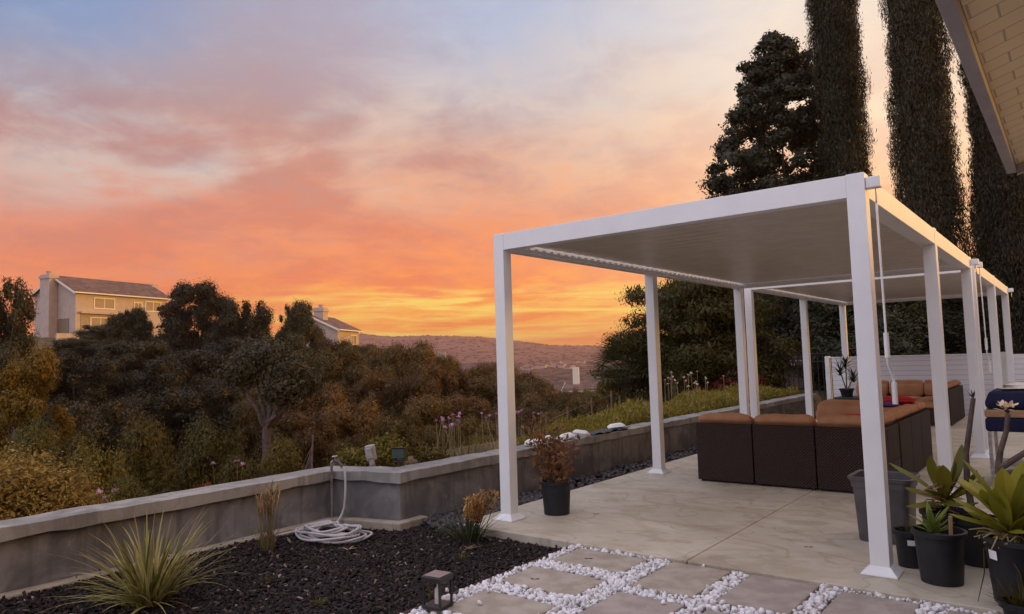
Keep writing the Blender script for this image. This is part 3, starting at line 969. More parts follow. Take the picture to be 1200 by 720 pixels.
# ------------------------------------------------------------------ sofas
def sofa_module(name, label, x, y, rz, w=.648, d=.66, corner=0, group=None, hgt=.655):
    """local: outer back face on y = 0 looking towards -y, seat towards +y, x from 0 to w; corner = 1 adds a side back at x = w"""
    t = thing(name, label, 'sofa', (x, y, .0), group, rz)
    def part(mb_, nm, mt, bev, seg=2, smooth=False): return mb_.build(nm, mt, t, smooth, bev, seg, world=False)
    SEED[0] += 1
    sr = np.random.RandomState(SEED[0])
    def soft(x0, x1_, y0_, y1_, z0_, z1_, nm, back=0.0, side=0.0):
        sV = np.sign(I4[0]) * np.abs(I4[0]) ** .42
        k = sr.normal(size=(5, 3)) * 4.5
        sV = sV * (1 + .018 * np.sin(sV @ k.T + sr.rand(5) * 6).sum(1)[:, None])
        V_ = (sV * .5 + .5) * np.array([x1_ - x0, y1_ - y0_, z1_ - z0_]) + np.array([x0, y0_, z0_])
        lift = smooth01((V_[:, 2] - .64) / .06)
        V_[:, 1] -= back * lift
        V_[:, 0] += side * lift
        me_ = mesh_np(nm, V_, I4[1]); me_.polygons.foreach_set('use_smooth', [True] * len(me_.polygons))
        return link(nm, me_, M['cushion'], t)
    g = .004
    part(MB().box(g, w - g, .09, d, .02, .30), 'base', M['wicker'], .006)
    part(MB().box(g, w - g, .0, .088, .02, hgt), 'back_panel', M['wicker'], .008)
    x1 = w - g
    if corner:
        part(MB().box(w - .09, w - g, .09, d, .302, hgt), 'side_panel', M['wicker'], .008)
        x1 = w - .095
    for fx in (.05, w - .05):
        for fy in (.05, d - .05):
            part(MB().box(fx - .02, fx + .02, fy - .02, fy + .02, 0, .019), 'foot', M['black'], 0)
    soft(.01, x1, .13, d + .012, .302, .445, 'seat_cushion')
    soft(.006, x1, .095, .262, .43, .768, 'back_cushion', .09)
    if corner:
        soft(w - .262, w - .096, .262, d + .008, .44, .775, 'back_cushion', 0, .085)
    return t


I4 = ico(4)
SEED = [100]
SG = 'sectional sofa modules under the nearer pergola'
sofa_module('sofa_module', 'brown wicker sofa module at the left end of the row, nearest the river rock', .70, 2.70, 0, group=SG)
sofa_module('sofa_module', 'middle brown wicker sofa module of the row with its back to the camera', 1.352, 2.70, 0, group=SG)
sofa_module('sofa_module', 'wicker corner module behind the nearest pergola post', 2.004, 2.70, 0, w=.668, corner=1, group=SG)
sofa_module('sofa_module', 'wicker module beyond the corner module on the right side of the sofa', 2.672, 3.40, R(90), group=SG)
sofa_module('sofa_module', 'wicker module on the right side of the sofa, nearest its far end', 2.672, 4.052, R(90), group=SG)
sofa_module('sofa_module', 'far corner module of the near sofa, under the red throw', 2.672, 4.705, R(90), w=.668, corner=1, group=SG)
sofa_module('sofa_module', 'tan cushioned module of the near sofa facing the camera, with the red pillow on it', 2.0, 5.373, R(180), group=SG)
SG2 = 'sectional sofa modules under the farther pergola'
sofa_module('sofa_module', 'wicker side module of the far sofa, nearer the camera, its dark back turned right', 2.32, 10.05, R(90), group=SG2)
sofa_module('sofa_module', 'wicker side module of the far sofa, next to its far corner', 2.32, 10.702, R(90), group=SG2)
sofa_module('sofa_module', 'right corner module of the far sofa by the white fence', 2.32, 11.354, R(90), w=.668, corner=1, group=SG2)
sofa_module('sofa_module', 'far sofa module facing the camera, just left of its corner module', 1.652, 12.022, R(180), group=SG2)
sofa_module('sofa_module', 'leftmost far sofa module facing the camera in front of the white fence', 1.0, 12.022, R(180), group=SG2)


def soft_lump(name, mat, c, size, rz, seed, label, cat, group=None, amp=.12, sq=.55):
    V_ = V2.copy()
    for _ in range(1): pass
    Vb, Fb = ico(4)
    s = np.sign(Vb) * np.abs(Vb) ** sq
    r_ = np.random.RandomState(seed)
    d_ = r_.normal(size=(6, 3)) * 3
    s = s * (1 + amp * np.sin(Vb @ d_.T + r_.rand(6) * 6).mean(1)[:, None])
    # pinch the rim like a filled bag
    rim = np.maximum(np.abs(s[:, 0]), np.abs(s[:, 1]))
    s[:, 2] *= 1 - .75 * np.clip((rim - .55) / .45, 0, 1) ** 1.5
    s = s * np.array(size) * .5
    ca_, sa_ = math.cos(rz), math.sin(rz)
    s = s @ np.array([[ca_, sa_, 0], [-sa_, ca_, 0], [0, 0, 1]])
    me_ = mesh_np(name, s, Fb)
    me_.polygons.foreach_set('use_smooth', [True] * len(me_.polygons))
    o = link(name, me_, mat, loc=c)
    return tag(o, label, cat, group)


o = soft_lump('pillow', M['red'], (1.72, 4.93, .50), (.36, .11, .17), 0, 2, 'dark red pillow leaning on the tan sofa cushion left of the near white post', 'pillow')
o.rotation_euler = (R(-12), 0, 0); o.location.z = .525; o.location.x = 1.88
soft_lump('throw_blanket', M['red'], (2.42, 4.82, .80), (.34, .30, .10), .4, 5, 'bright red throw bunched on top of the sofa back', 'blanket', amp=.35)
soft_lump('folded_cloth', M['purple'], (2.33, 4.42, .77), (.34, .22, .06), .2, 8, 'dark purple folded cloth beside the red throw', 'cloth')

# fire table and potted dracaena in front of the fence
ft = thing('patio_table', 'low black patio table in front of the white fence', 'table', (.75, 10.5, 0))
MB().box(.30, 1.25, 10.15, 10.85, .44, .50).build('table_top', M['dark_metal'], ft, bevel=.008)
for x_ in (.36, 1.19):
    for y_ in (10.21, 10.79): MB().box(x_ - .03, x_ + .03, y_ - .03, y_ + .03, 0, .44).build('leg', M['dark_metal'], ft, bevel=.004)
MB().box(.42, 1.13, 10.27, 10.73, .12, .40).build('cabinet', M['dark_metal'], ft, bevel=.006)


def pot(parent, c, r0, r1, h, mat, rim=.012, n=32, name='pot', soil=True):
    pr = [(r0, 0), (r0 + (r1 - r0) * .5, h * .5), (r1 - .004, h - .035), (r1 - .003, h - .034), (r1 + rim, h - .03), (r1 + rim, h - .002), (r1 + rim - .004, h), (r1 - .006, h), (r1 - .012, h - .05), (r0 * .6 + r1 * .35, h - .052)]
    o_ = MB().lathe(c, pr, n, (True, False)).build(name, mat, parent, smooth=True)
    if soil: MB().lathe((c[0], c[1], c[2] + h - .05), [(r1 - .011, 0), (r1 * .5, .008), (.01, .012)], n, (True, True)).build('soil', M['soil'], o_, smooth=True)
    return o_


dr = thing('potted_dracaena', 'green spiky dracaena in a small dark pot on the low black table', 'plant', (.48, 10.5, .5))
pot(dr, (.48, 10.5, .5), .10, .13, .16, M['black'])
mb = MB(); rr = random.Random(5)
heads = [(.38, 10.48, 1.02), (.62, 10.52, .88), (.50, 10.45, 1.16)]
for hx_, hy_, hz_ in heads: mb.tube([(.48, 10.5, .6), ((.48 + hx_) / 2, 10.5, (.6 + hz_) / 2), (hx_, hy_, hz_)], [.014, .012, .010], 6)
mb.build('stem', M['palebark'], dr)
mb = MB()
for hx_, hy_, hz_ in heads:
    for q in range(34):
        mb.blade((hx_, hy_, hz_ - .10 + .10 * q / 34), rr.uniform(0, 6.28), rr.uniform(.15, 1.25), rr.uniform(.24, .38), .026, rr.uniform(.5, 1.3), 5, .3, 'grass')
mb.build('leaves', M['dracaena'], dr)

# white fence at the back
wf = thing('white_fence', 'white horizontal board fence closing the far end of the patio', 'fence', (2, 12.7, 0))
MB().box(-.33, 7, 12.68, 12.76, -.2, 1.25).build('fence_panel', M['block'], wf)
for x_ in (-.42, 3.0, 5.6): MB().box(x_ - .05, x_ + .05, 12.645, 12.775, -.2, 1.30).build('fence_post', M['white2'], wf, bevel=.005)
MB().box(-.37, 2.95, 12.665, 12.768, 1.252, 1.28).build('top_rail', M['white2'], wf, bevel=.004)

# cart with navy cover at the right edge
ct = thing('cushion_cart', 'grey metal cart at the right edge carrying a tan shelf board', 'cart', (3.85, 4.0, 0))
for x_ in (3.43, 4.3):
    for y_ in (3.78, 4.42): MB().box(x_ - .016, x_ + .016, y_ - .016, y_ + .016, 0, .70).build('leg', M['steel'], ct)
MB().box(3.40, 4.33, 3.74, 4.46, .705, .78).build('shelf_board', M['tanwood'], ct, bevel=.012)
MB().box(3.42, 4.31, 3.76, 4.44, .18, .21).build('lower_shelf', M['steel'], ct, bevel=.004)
cv = MB(); cv.box(3.40, 4.35, 3.735, 4.47, .56, .702)
cv.build('skirt_cover', M['navy'], ct, bevel=.03, seg=3)
o = MB().loft([[(3.43, 3.77, .783), (4.3, 3.77, .783), (4.3, 4.43, .783), (3.43, 4.43, .783)], [(3.40, 3.75, .84), (4.32, 3.75, .84), (4.32, 4.45, .84), (3.40, 4.45, .84)], [(3.45, 3.80, .97), (4.32, 3.80, .97), (4.32, 4.42, .97), (3.45, 4.42, .97)]]).build('cushion', M['navy'], None, True, .03, 3)
tag(o, 'navy blue box cushion lying on the tan shelf of the cart', 'cushion')
soft_lump('plastic_bag', M['clear'], (3.78, 4.1, 1.0), (.52, .42, .10), .1, 4, 'crumpled clear plastic bag on top of the navy cushion', 'bag', amp=.5)

# ------------------------------------------------------------------ hose, spigot, lantern, wall-top items
sp = thing('water_spigot', 'thin grey water pipe with brass tap standing against the wall bend', 'tap', (-1.28, -.83, 0))
MB().tube([(-1.385, -.80, -.1), (-1.385, -.80, .50), (-1.38, -.80, .525), (-1.36, -.795, .54)], .013, 8).build('pipe', M['steel'], sp, smooth=True)
MB().tube([(-1.36, -.795, .545), (-1.30, -.785, .53), (-1.25, -.775, .49)], [.016, .015, .017], 10).build('spout', M['dark_metal'], sp, smooth=True)
MB().tube([(-1.345, -.79, .55), (-1.345, -.79, .575)], .006, 6).tube([(-1.37, -.80, .578), (-1.32, -.78, .585)], .008, 6).build('handle', M['steel'], sp)

hc = MB()
rr = random.Random(11)
path = [(-1.25, -.775, .49), (-1.225, -.772, .45), (-1.215, -.775, .30), (-1.22, -.79, .12), (-1.235, -.83, .03), (-1.20, -.90, -.01)]
cx, cy = -.98, -1.12
N = 0
for turn in range(9):
    r0 = .25 + .11 * rr.random() - .012 * turn
    ox, oy = rr.uniform(-.05, .05), rr.uniform(-.06, .04)
    for q in range(22):
        a_ = q / 22 * 6.283 + 2.0
        w_ = 1 + .10 * math.sin(2 * a_ + turn)
        path.append((cx + ox + r0 * 1.12 * w_ * math.cos(a_), cy + oy + r0 * .80 * w_ * math.sin(a_), -.012 + .0105 * turn + .012 * math.sin(a_ * 3 + turn) + mulch_z(cx, cy) * .3))
path += [(cx - .30, cy - .28, 0), (cx - .34, cy - .32, -.02)]
hose_pts = []
for i_ in range(len(path) - 1):     # Catmull-Rom smoothing
    p0, p1_, p2_, p3 = [np.array(path[max(0, min(len(path) - 1, i_ + k))]) for k in (-1, 0, 1, 2)]
    for t in (0, .5):
        hose_pts.append(tuple(.5 * ((2 * p1_) + (-p0 + p2_) * t + (2 * p0 - 5 * p1_ + 4 * p2_ - p3) * t * t + (-p0 + 3 * p1_ - 3 * p2_ + p3) * t ** 3)))
hc.tube(hose_pts, .0105, 8)
tag(hc.build('garden_hose', M['hose'], smooth=True), 'pale coiled garden hose lying on the mulch below the tap', 'hose')

ln = thing('lantern', 'small dark square lantern with clear panes standing in the gravel', 'lantern', (1.115, -1.965, -.010))
lm = Matrix.Rotation(R(8), 3, 'Z')
def lbox(mb_, cx_, cy_, cz_, sx, sy, sz): return mb_.obox(Vector((1.115, -1.965, -.010)) + lm @ Vector((cx_, cy_, cz_)), (sx, sy, sz), lm)
hw = .058
b_ = MB(); lbox(b_, 0, 0, .010, .135, .135, .02); b_.build('base', M['dark_metal'], ln, bevel=.002)
for sx in (-1, 1):
    for sy in (-1, 1):
        b_ = MB(); lbox(b_, sx * hw, sy * hw, .0855, .012, .012, .139); b_.build('corner_bar', M['dark_metal'], ln)
b_ = MB(); lbox(b_, 0, 0, .171, .138, .138, .03); b_.build('lid', M['dark_metal'], ln, bevel=.003)
b_ = MB(); lbox(b_, 0, 0, .189, .12, .12, .004); b_.build('solar_panel', surf('solar_cell', (.16, .14, .15), (.12, .10, .11), 20, .25, .6), ln)
gm, gt, gb = new_mat('clear_pane')
gb.inputs['Transmission Weight'].default_value = 1; gb.inputs['Roughness'].default_value = .02; gb.inputs['IOR'].default_value = 1.15
gb.inputs['Base Color'].default_value = (.93, .9, .88, 1)
M['pane'] = gm
for k in range(4):
    a_ = k * math.pi / 2
    b_ = MB(); b_.obox(Vector((1.115, -1.965, -.010)) + lm @ Vector((hw * math.cos(a_), hw * math.sin(a_), .0855)), (.002, .107, .139), lm @ Matrix.Rotation(a_, 3, 'Z'))
    b_.build('pane', M['pane'], ln)
b_ = MB(); b_.lathe((1.115, -1.965, .006), [(.018, 0), (.018, .085), (.006, .1), (.004, .13)], 14); b_.build('lamp_tube', M['white2'], ln, smooth=True)

fl = thing('floodlight', 'dark green box floodlight on a short stalk behind the wall corner', 'lamp', (-1.03, -.26, .36))
MB().tube([(-1.02, -.28, .30), (-1.02, -.28, .50)], .02, 10).build('stalk', M['dark_metal'], fl)
MB().obox((-1.02, -.28, .565), (.125, .09, .10), (R(-8), 0, R(32))).build('housing', M['green_box'], fl, bevel=.008)
MB().obox((-1.02, -.28, .62), (.135, .10, .010), (R(-8), 0, R(32))).build('lid', M['green_box'], fl, bevel=.004)
MB().tube([(-1.06, -.30, .49), (-.98, -.26, .49)], .014, 8).build('knuckle', M['dark_metal'], fl)

ob = thing('outlet_box', 'weathered grey outdoor outlet box on a leaning post behind the wall', 'outlet', (-1.35, -.35, .34))
MB().obox((-1.32, -.35, .41), (.047, .047, .28), (R(4), R(-5), R(30))).build('post', M['grey_box'], ob, bevel=.004)
MB().obox((-1.345, -.355, .565), (.094, .068, .150), (R(4), R(-8), R(34))).build('cover', M['grey_box'], ob, bevel=.010)
MB().obox((-1.32, -.395, .565), (.058, .02, .104), (R(4), R(-8), R(34))).build('lid', M['grey_box'], ob, bevel=.006)

for k, (x, y, rz, lb, sz) in enumerate([
    (-.80, 1.62, .5, 'white paper bag lying on the wall cap, first of four, nearest the russet potted shrub', (.22, .15, .075)),
    (-.80, 1.98, .35, 'white paper bag on the wall cap, second from the russet potted shrub', (.22, .15, .08)),
    (-.81, 2.30, .8, 'white paper bag on the wall cap, third from the russet potted shrub', (.2, .15, .075)),
    (-.80, 2.62, .3, 'white paper bag on the wall cap propped next to the black sheet', (.22, .16, .09)),
    (-.82, 3.52, .6, 'white paper bag lying on the black plastic sheet on the wall', (.24, .18, .07))]):
    o = soft_lump('paper_bag', M['bag'], (x, y, .44 + sz[2] * .42 + (.02 if k == 4 else 0)), sz, rz, 30 + k, lb, 'bag', 'white bags left on the wall', .18, .5)
    o.rotation_euler = (R([8, -6, 10, -14, 5][k]), R([5, 8, -6, 4, -5][k]), 0)
gx_, gy_ = np.meshgrid(np.linspace(-.93, -.70, 12), np.linspace(2.78, 3.75, 40), indexing='ij')
zz_ = .447 + .012 * np.abs(np.sin(gx_ * 40 + gy_ * 9)) + .008 * np.sin(gy_ * 31) + .004
V_ = np.stack([gx_ + .02 * np.sin(gy_ * 13), gy_, zz_], -1).reshape(-1, 3)
i_, j_ = np.meshgrid(np.arange(11), np.arange(39), indexing='ij')
F_ = np.stack([i_ * 40 + j_, (i_ + 1) * 40 + j_, (i_ + 1) * 40 + j_ + 1, i_ * 40 + j_ + 1], -1).reshape(-1, 4)
o = link('plastic_sheet', mesh_np('plastic_sheet', V_, F_), M['black'])
so = o.modifiers.new('thick', 'SOLIDIFY'); so.thickness = .004; so.offset = 1
tag(o, 'crumpled black plastic sheet lying flat on the wall cap', 'sheet')

# ------------------------------------------------------------------ small plants
def grass_clump(mb_, c, n, ln_, spread, width, rs_, tilt=(.1, 1.0), droop=(.3, 1.4), shape='grass', nseg=6):
    for _ in range(n):
        a_ = rs_.uniform(0, 6.283)
        q = rs_.uniform(0, 1) ** .7 * spread
        mb_.blade((c[0] + q * math.cos(a_), c[1] + q * math.sin(a_), c[2]), a_ + rs_.uniform(-.5, .5), rs_.uniform(*tilt), rs_.uniform(*ln_), width * rs_.uniform(.7, 1.2), rs_.uniform(*droop), nseg, .35, shape, rs_.uniform(-.6, .6))


rr = random.Random(21)
fx = thing('flax_plant', 'variegated cream and green flax clump with long arching blades in the mulch', 'plant', (-.60, -2.85, -.05))
mb = MB()
grass_clump(mb, (-.60, -2.85, -.05), 170, (.38, .68), .11, .021, rr, (.05, 1.05), (.2, 1.1))
grass_clump(mb, (-.60, -2.85, -.05), 40, (.30, .55), .12, .013, rr, (.9, 1.45), (.3, 1.0))
mb.build('blades', M['flax'], fx)

tg = thing('dry_grass_clump', 'tall narrow dry grass clump with feathery seed heads by the wall', 'plant', (-1.02, -1.72, -.05))
mb = MB(); hd = MB()
grass_clump(mb, (-1.02, -1.72, -.06), 45, (.18, .34), .05, .008, rr, (.02, .5), (.1, .7))
for q in range(30):
    a_ = rr.uniform(0, 6.28); ti = rr.uniform(0, .24); h_ = rr.uniform(.38, .54)
    b0 = Vector((-1.02 + rr.uniform(-.04, .04), -1.72 + rr.uniform(-.04, .04), -.05))
    tp = b0 + Vector((math.cos(a_) * math.sin(ti), math.sin(a_) * math.sin(ti), math.cos(ti))) * h_
    mb.tube([b0, (b0 + tp) / 2 + Vector((rr.uniform(-.01, .01),) * 3), tp], .0022, 4)
    hd = MB()
    for w in range(14):
        f_ = .68 + .32 * w / 13
        hd.blade(b0.lerp(tp, f_), rr.uniform(0, 6.28), rr.uniform(.05, .5), .042, .010, .3, 2, .2, 'oval')
    hd.build('seed_head', M['dryleaf'], tg)
mb.build('stems', M['drygrass'], tg)

kp = thing('ochre_flower_clump', 'dark bladed clump with ochre flower plumes beside the near left pergola post', 'plant', (.10, -.55, -.06))
mb = MB(); hd = MB()
grass_clump(mb, (.08, -.55, -.07), 110, (.22, .42), .09, .013, rr, (.1, 1.0), (.3, 1.2))
for q in range(16):
    a_ = rr.uniform(-1.2, 1.6); ti = rr.uniform(.05, .42); h_ = rr.uniform(.28, .44)
    b0 = Vector((.12 + rr.uniform(-.06, .1), -.53 + rr.uniform(-.06, .06), -.06))
    tp = b0 + Vector((math.cos(a_) * math.sin(ti), math.sin(a_) * math.sin(ti), math.cos(ti))) * h_
    mb.tube([b0, tp], .003, 4)
    hd = MB()
    for w in range(60):
        f_ = .55 + .45 * w / 59
        pp_ = b0.lerp(tp, f_) + Vector((rr.gauss(0, .012), rr.gauss(0, .012), rr.gauss(0, .008)))
        hd.blade(pp_, rr.uniform(0, 6.28), rr.uniform(.1, 1.3), .032, .014, .4, 2, .3, 'oval')
    hd.build('flower_plume', M['terracotta_flower'], kp)
mb.build('blades', M['dkblade'], kp)

for (x, y, r_, lb) in [(.86, -1.72, .07, 'small round green tuft in the mulch just left of the lantern'), (.42, -.98, .05, 'small green tuft in the mulch closest to the slab'),
                       (-.38, -2.15, .05, 'tiny olive tuft in the mulch between the flax clump and the hose'), (.35, -2.25, .05, 'tiny tuft in the mulch at the bottom edge of the photo')]:
    t = thing('grass_tuft', lb, 'plant', (x, y, -.07), 'small tufts in the mulch')
    mb = MB(); grass_clump(mb, (x, y, -.07), 60, (r_ * .8, r_ * 1.6), r_ * .5, .005, rr, (.1, 1.2), (.2, .9), nseg=3)
    mb.build('blades', M['bush'], t)

# pale leaf litter on the mulch
for (x, y, lb) in [(-.52, -1.33, 'curled pale dead leaf on the mulch below the hose'), (.30, -.78, 'pale dead leaf on the mulch in front of the ochre flower clump')]:
    mb = MB()
    for q in range(3): mb.blade((x + .02 * q, y, -.045), .6 + q * 1.3, 1.2, .09, .014, .5, 4, .5, 'oval')
    tag(mb.build('dead_leaf', M['dryleaf']), lb, 'leaf', 'pale dead leaves on the mulch')

for (x, y, z, lb) in [(1.32, -.62, -.010, 'tiny dark dead leaf lying on the farthest left paver'), (1.28, -1.22, -.010, 'tiny dark dead leaf lying on the second tan paver of the left column'), (.62, .62, .003, 'small brown dead leaf on the slab right of the russet potted shrub'),
                   (2.55, .45, .003, 'small brown dead leaf on the slab left of the grey tub')]:
    mb = MB()
    for q in range(2): mb.blade((x, y, z), .9 + q * 2.4, 1.45, .035, .014, .35, 4, .5, 'oval')
    tag(mb.build('dead_leaf', M['bark']), lb, 'leaf', 'small dark dead leaves on the paving')

# russet shrub in a black pot, left of the patio
ps = thing('potted_shrub', 'russet leaved shrub in a black nursery pot beside the near left pergola post', 'plant', (.29, .47, 0))
pot(ps, (.29, .47, 0), .118, .138, .305, M['black'])
mb = MB(); lf_c = []; lf_o = []
for q in range(13):
    a_ = rr.uniform(0, 6.28); ti = rr.uniform(.08, .62); h_ = rr.uniform(.38, .66)
    b0 = np.array([.29 + .05 * math.cos(a_), .47 + .05 * math.sin(a_), .25]); tp = b0 + np.array([math.cos(a_) * math.sin(ti), math.sin(a_) * math.sin(ti), math.cos(ti)]) * h_
    pth = taper_path(b0, tp, 4, RS, .012); mb.tube(pth, [.007, .006, .005, .004, .002], 5)
    for w in range(58):
        f_ = rr.uniform(.12, 1.04)
        pp_ = b0 + (tp - b0) * f_ + RS.normal(size=3) * .045 * np.array([1, 1, .8])
        lf_c.append(pp_); lf_o.append(RS.normal(size=3))
mb.build('branches', M['palebark'], ps)
V_, F_ = leaf_cloud(np.array(lf_c), np.array(lf_o), .030, RS, .44, .5)
link('leaves', mesh_np('leaves', V_ - np.array([.29, .47, 0]), F_), M['redleaf'], ps)


def rosette(mb_, c, n, ln_, width, rs_, tilt=(.1, 1.25), droop=(.1, .7), shape='strap', nseg=7):
    for q in range(n):
        f_ = q / max(1, n - 1)
        mb_.blade((c[0], c[1], c[2] + (1 - f_) * .03), q * 2.39996 + rs_.uniform(-.2, .2), tilt[0] + (tilt[1] - tilt[0]) * f_ + rs_.uniform(-.1, .1), rs_.uniform(*ln_) * (.7 + .3 * math.sin(math.pi * min(1, f_ + .25))), width * rs_.uniform(.85, 1.1), rs_.uniform(*droop), nseg, .35, shape)


# grey plastic tub behind the near right post
tb = thing('storage_tub', 'grey rectangular plastic tub with a wide rim behind the near right pergola post', 'tub', (2.98, 1.0, 0))
def rrect(cx_, cy_, sx, sy, z, r_, n=5):
    out = []
    for (qx, qy, a0) in ((1, 1, 0), (-1, 1, 90), (-1, -1, 180), (1, -1, 270)):
        for k in range(n + 1):
            a_ = R(a0 + 90 * k / n)
            out.append((cx_ + qx * (sx / 2 - r_) + r_ * math.cos(a_), cy_ + qy * (sy / 2 - r_) + r_ * math.sin(a_), z))
    return out
c_ = (2.975, .985)
rings = [rrect(*c_, .33, .30, 0.0, .04), rrect(*c_, .345, .315, .012, .045), rrect(*c_, .385, .355, .40, .05), rrect(*c_, .405, .375, .402, .055), rrect(*c_, .415, .385, .455, .055),
         rrect(*c_, .44, .41, .458, .06), rrect(*c_, .445, .415, .48, .06), rrect(*c_, .425, .395, .484, .055), rrect(*c_, .395, .365, .474, .05), rrect(*c_, .33, .30, .03, .04)]
MB().loft(rings).build('tub_body', M['grey_tub'], tb, smooth=True)

# plants by the right post
a1 = thing('potted_bromeliad', 'small yellow green bromeliad in a black nursery pot right of the near post', 'plant', (3.45, .06, 0))
pot(a1, (3.45, .06, 0), .115, .142, .315, M['black'])
mb = MB(); rosette(mb, (3.42, .04, .285), 20, (.13, .2), .034, rr, (.15, 1.35)); mb.build('leaves', M['bromel'], a1)
MB().obox((3.52, .03, .34), (.022, .022, .14), (.05, .03, .2)).build('wooden_stake', M['tanwood'], a1, bevel=.004)

def sticker(parent, c, R_, az_, z, w, h_):
    mb_ = MB(); n = 6
    half = w / R_ / 2
    V_ = []
    for k in range(n + 1):
        a_ = az_ - half + 2 * half * k / n
        V_ += [(c[0] + R_ * math.cos(a_), c[1] + R_ * math.sin(a_), z), (c[0] + (R_ + .004) * math.cos(a_), c[1] + (R_ + .004) * math.sin(a_), z + h_)]
    mb_.add(V_, [(2 * k, 2 * k + 2, 2 * k + 3, 2 * k + 1) for k in range(n)])
    return mb_.build('sticker', M['white2'], parent)


a2 = thing('potted_seedling', 'narrow black pot with a white sticker and a wispy seedling, right behind the near post', 'plant', (3.24, .33, 0))
pt = pot(a2, (3.24, .33, 0), .078, .092, .235, M['black'])
sticker(pt, (3.24, .33, 0), .0925, R(-74), .15, .05, .035)
mb = MB(); grass_clump(mb, (3.24, .33, .19), 26, (.06, .15), .05, .006, rr, (.1, 1.2), (.2, .9), nseg=3); mb.build('leaves', M['bush'], a2)

a3 = thing('potted_agave', 'big strap leaved rosette in a black pot with a white sticker at the lower right', 'plant', (3.90, -.12, 0))
pt = pot(a3, (3.90, -.12, 0), .17, .205, .37, M['black'])
sticker(pt, (3.90, -.12, 0), .2, R(-138), .25, .06, .05)
mb = MB(); rosette(mb, (3.83, -.13, .37), 30, (.32, .46), .105, rr, (.08, 1.15), (-.1, .85), 'spat', 9); rosette(mb, (4.0, -.02, .36), 20, (.28, .40), .09, rr, (.15, 1.2), (-.1, .8), 'spat', 9); mb.build('leaves', M['strap'], a3)
mb = MB()
for q in range(26):
    a_ = rr.uniform(2.4, 5.6); L = rr.uniform(.08, .22)
    b0 = Vector((3.84 + rr.uniform(-.06, .08), -.13 + rr.uniform(-.06, .05), .37))
    m1 = b0 + Vector((math.cos(a_), math.sin(a_), rr.uniform(-.1, .3))) * L * .6
    mb.tube([b0, m1, m1 + Vector((math.cos(a_) * .05 + rr.uniform(-.04, .04), math.sin(a_) * .05, rr.uniform(-.07, -.01)))], [.006, .005, .003], 5)
mb.build('dry_roots', M['drygrass'], a3)
mb = MB()
for q in range(6):
    a_ = rr.uniform(3.4, 5.4)
    b0 = Vector((3.84 + rr.uniform(-.04, .12), -.2, .36)); o1 = b0 + Vector((math.cos(a_) * .16, math.sin(a_) * .10, -.06)); o2 = b0 + Vector((math.cos(a_) * .20 + rr.uniform(-.03, .12), math.sin(a_) * .16, -.28 - rr.uniform(0, .08)))
    mb.tube([b0, o1, (o1 + o2) / 2 + Vector((.02, -.015, .02)), o2], [.004, .004, .0035, .002], 5)
mb.build('trailing_stems', M['bush'], a3)

a4 = thing('potted_strap_plant', 'broad strap leaved plant with dry brown roots in a black pot behind the bromeliad', 'plant', (3.42, .62, 0))
pot(a4, (3.42, .62, 0), .12, .15, .33, M['black'])
mb = MB(); rosette(mb, (3.42, .60, .38), 14, (.30, .42), .11, rr, (.3, 1.4), (-.2, .8), 'spat', 9); mb.build('leaves', M['strap'], a4)
mb = MB()
for q in range(46):
    a_ = rr.uniform(0, 6.28); b0 = Vector((3.41 + rr.uniform(-.08, .1), .58 + rr.uniform(-.08, .05), .42 + rr.uniform(-.08, .1)))
    d_ = Vector((math.cos(a_), math.sin(a_), rr.uniform(-.5, .4)))
    mb.tube([b0, b0 + d_ * .05, b0 + d_ * .09 + Vector((rr.uniform(-.03, .03), rr.uniform(-.03, .03), rr.uniform(-.04, .02)))], [.005, .004, .002], 5)
mb.build('dry_roots', M['dryleaf'], a4)

def frangipani(label, pot_c, trunk, tip_r, flowers, more):
    t = thing('potted_frangipani', label, 'plant', pot_c)
    pot(t, pot_c, .12, .15, .30, M['black'])
    mb_ = MB(); mb_.tube(trunk, [.022, .02, .018, .016, .015][:len(trunk)], 10)
    for m_ in more: mb_.tube(m_, [.02, .018, .016][:len(m_)], 8)
    mb_.build('stem', M['palebark'], t, smooth=True)
    tp = trunk[-1]
    mb_ = MB()
    for q in range(9): mb_.blade(tp, q * .7, rr.uniform(.1, .9), rr.uniform(.04, .07), .012, .3, 3, .3, 'oval')
    mb_.build('buds', M['bark'], t)
    if flowers:
        mb_ = MB()
        for q in range(22): mb_.blade((tp[0] + rr.uniform(-.045, .045), tp[1] + rr.uniform(-.03, .03), tp[2] + rr.uniform(.02, .06)), rr.uniform(0, 6.28), rr.uniform(.5, 1.4), .055, .024, .4, 4, .3, 'oval')
        mb_.build('petals', M['petal'], t)


frangipani('bare brown frangipani stick without flowers in front of the farther posts', (3.60, .62, 0), [(3.58, .6, .26), (3.56, .6, .55), (3.565, .6, .72), (3.60, .6, .92), (3.63, .6, 1.09)], .02, False, [])
frangipani('frangipani with pale cream blossoms at its tip at the right edge', (3.86, .52, 0), [(3.84, .5, .26), (3.74, .55, .62), (3.76, .58, .75), (3.80, .6, .88), (3.815, .6, .99)], .02, True,
           [[(3.75, .55, .64), (3.90, .5, .76), (4.0, .48, .86)], [(3.74, .55, .60), (3.92, .45, .66), (4.05, .4, .74)]])
a5 = thing('potted_succulent', 'spiky green succulent in a small black pot in the bottom right corner', 'plant', (3.88, -.46, -.05))
pot(a5, (3.88, -.46, -.05), .07, .09, .15, M['black'])
mb = MB(); grass_clump(mb, (3.88, -.46, .07), 90, (.10, .2), .06, .010, rr, (.1, 1.5), (-.2, .7), nseg=4); mb.build('leaves', M['bush'], a5)

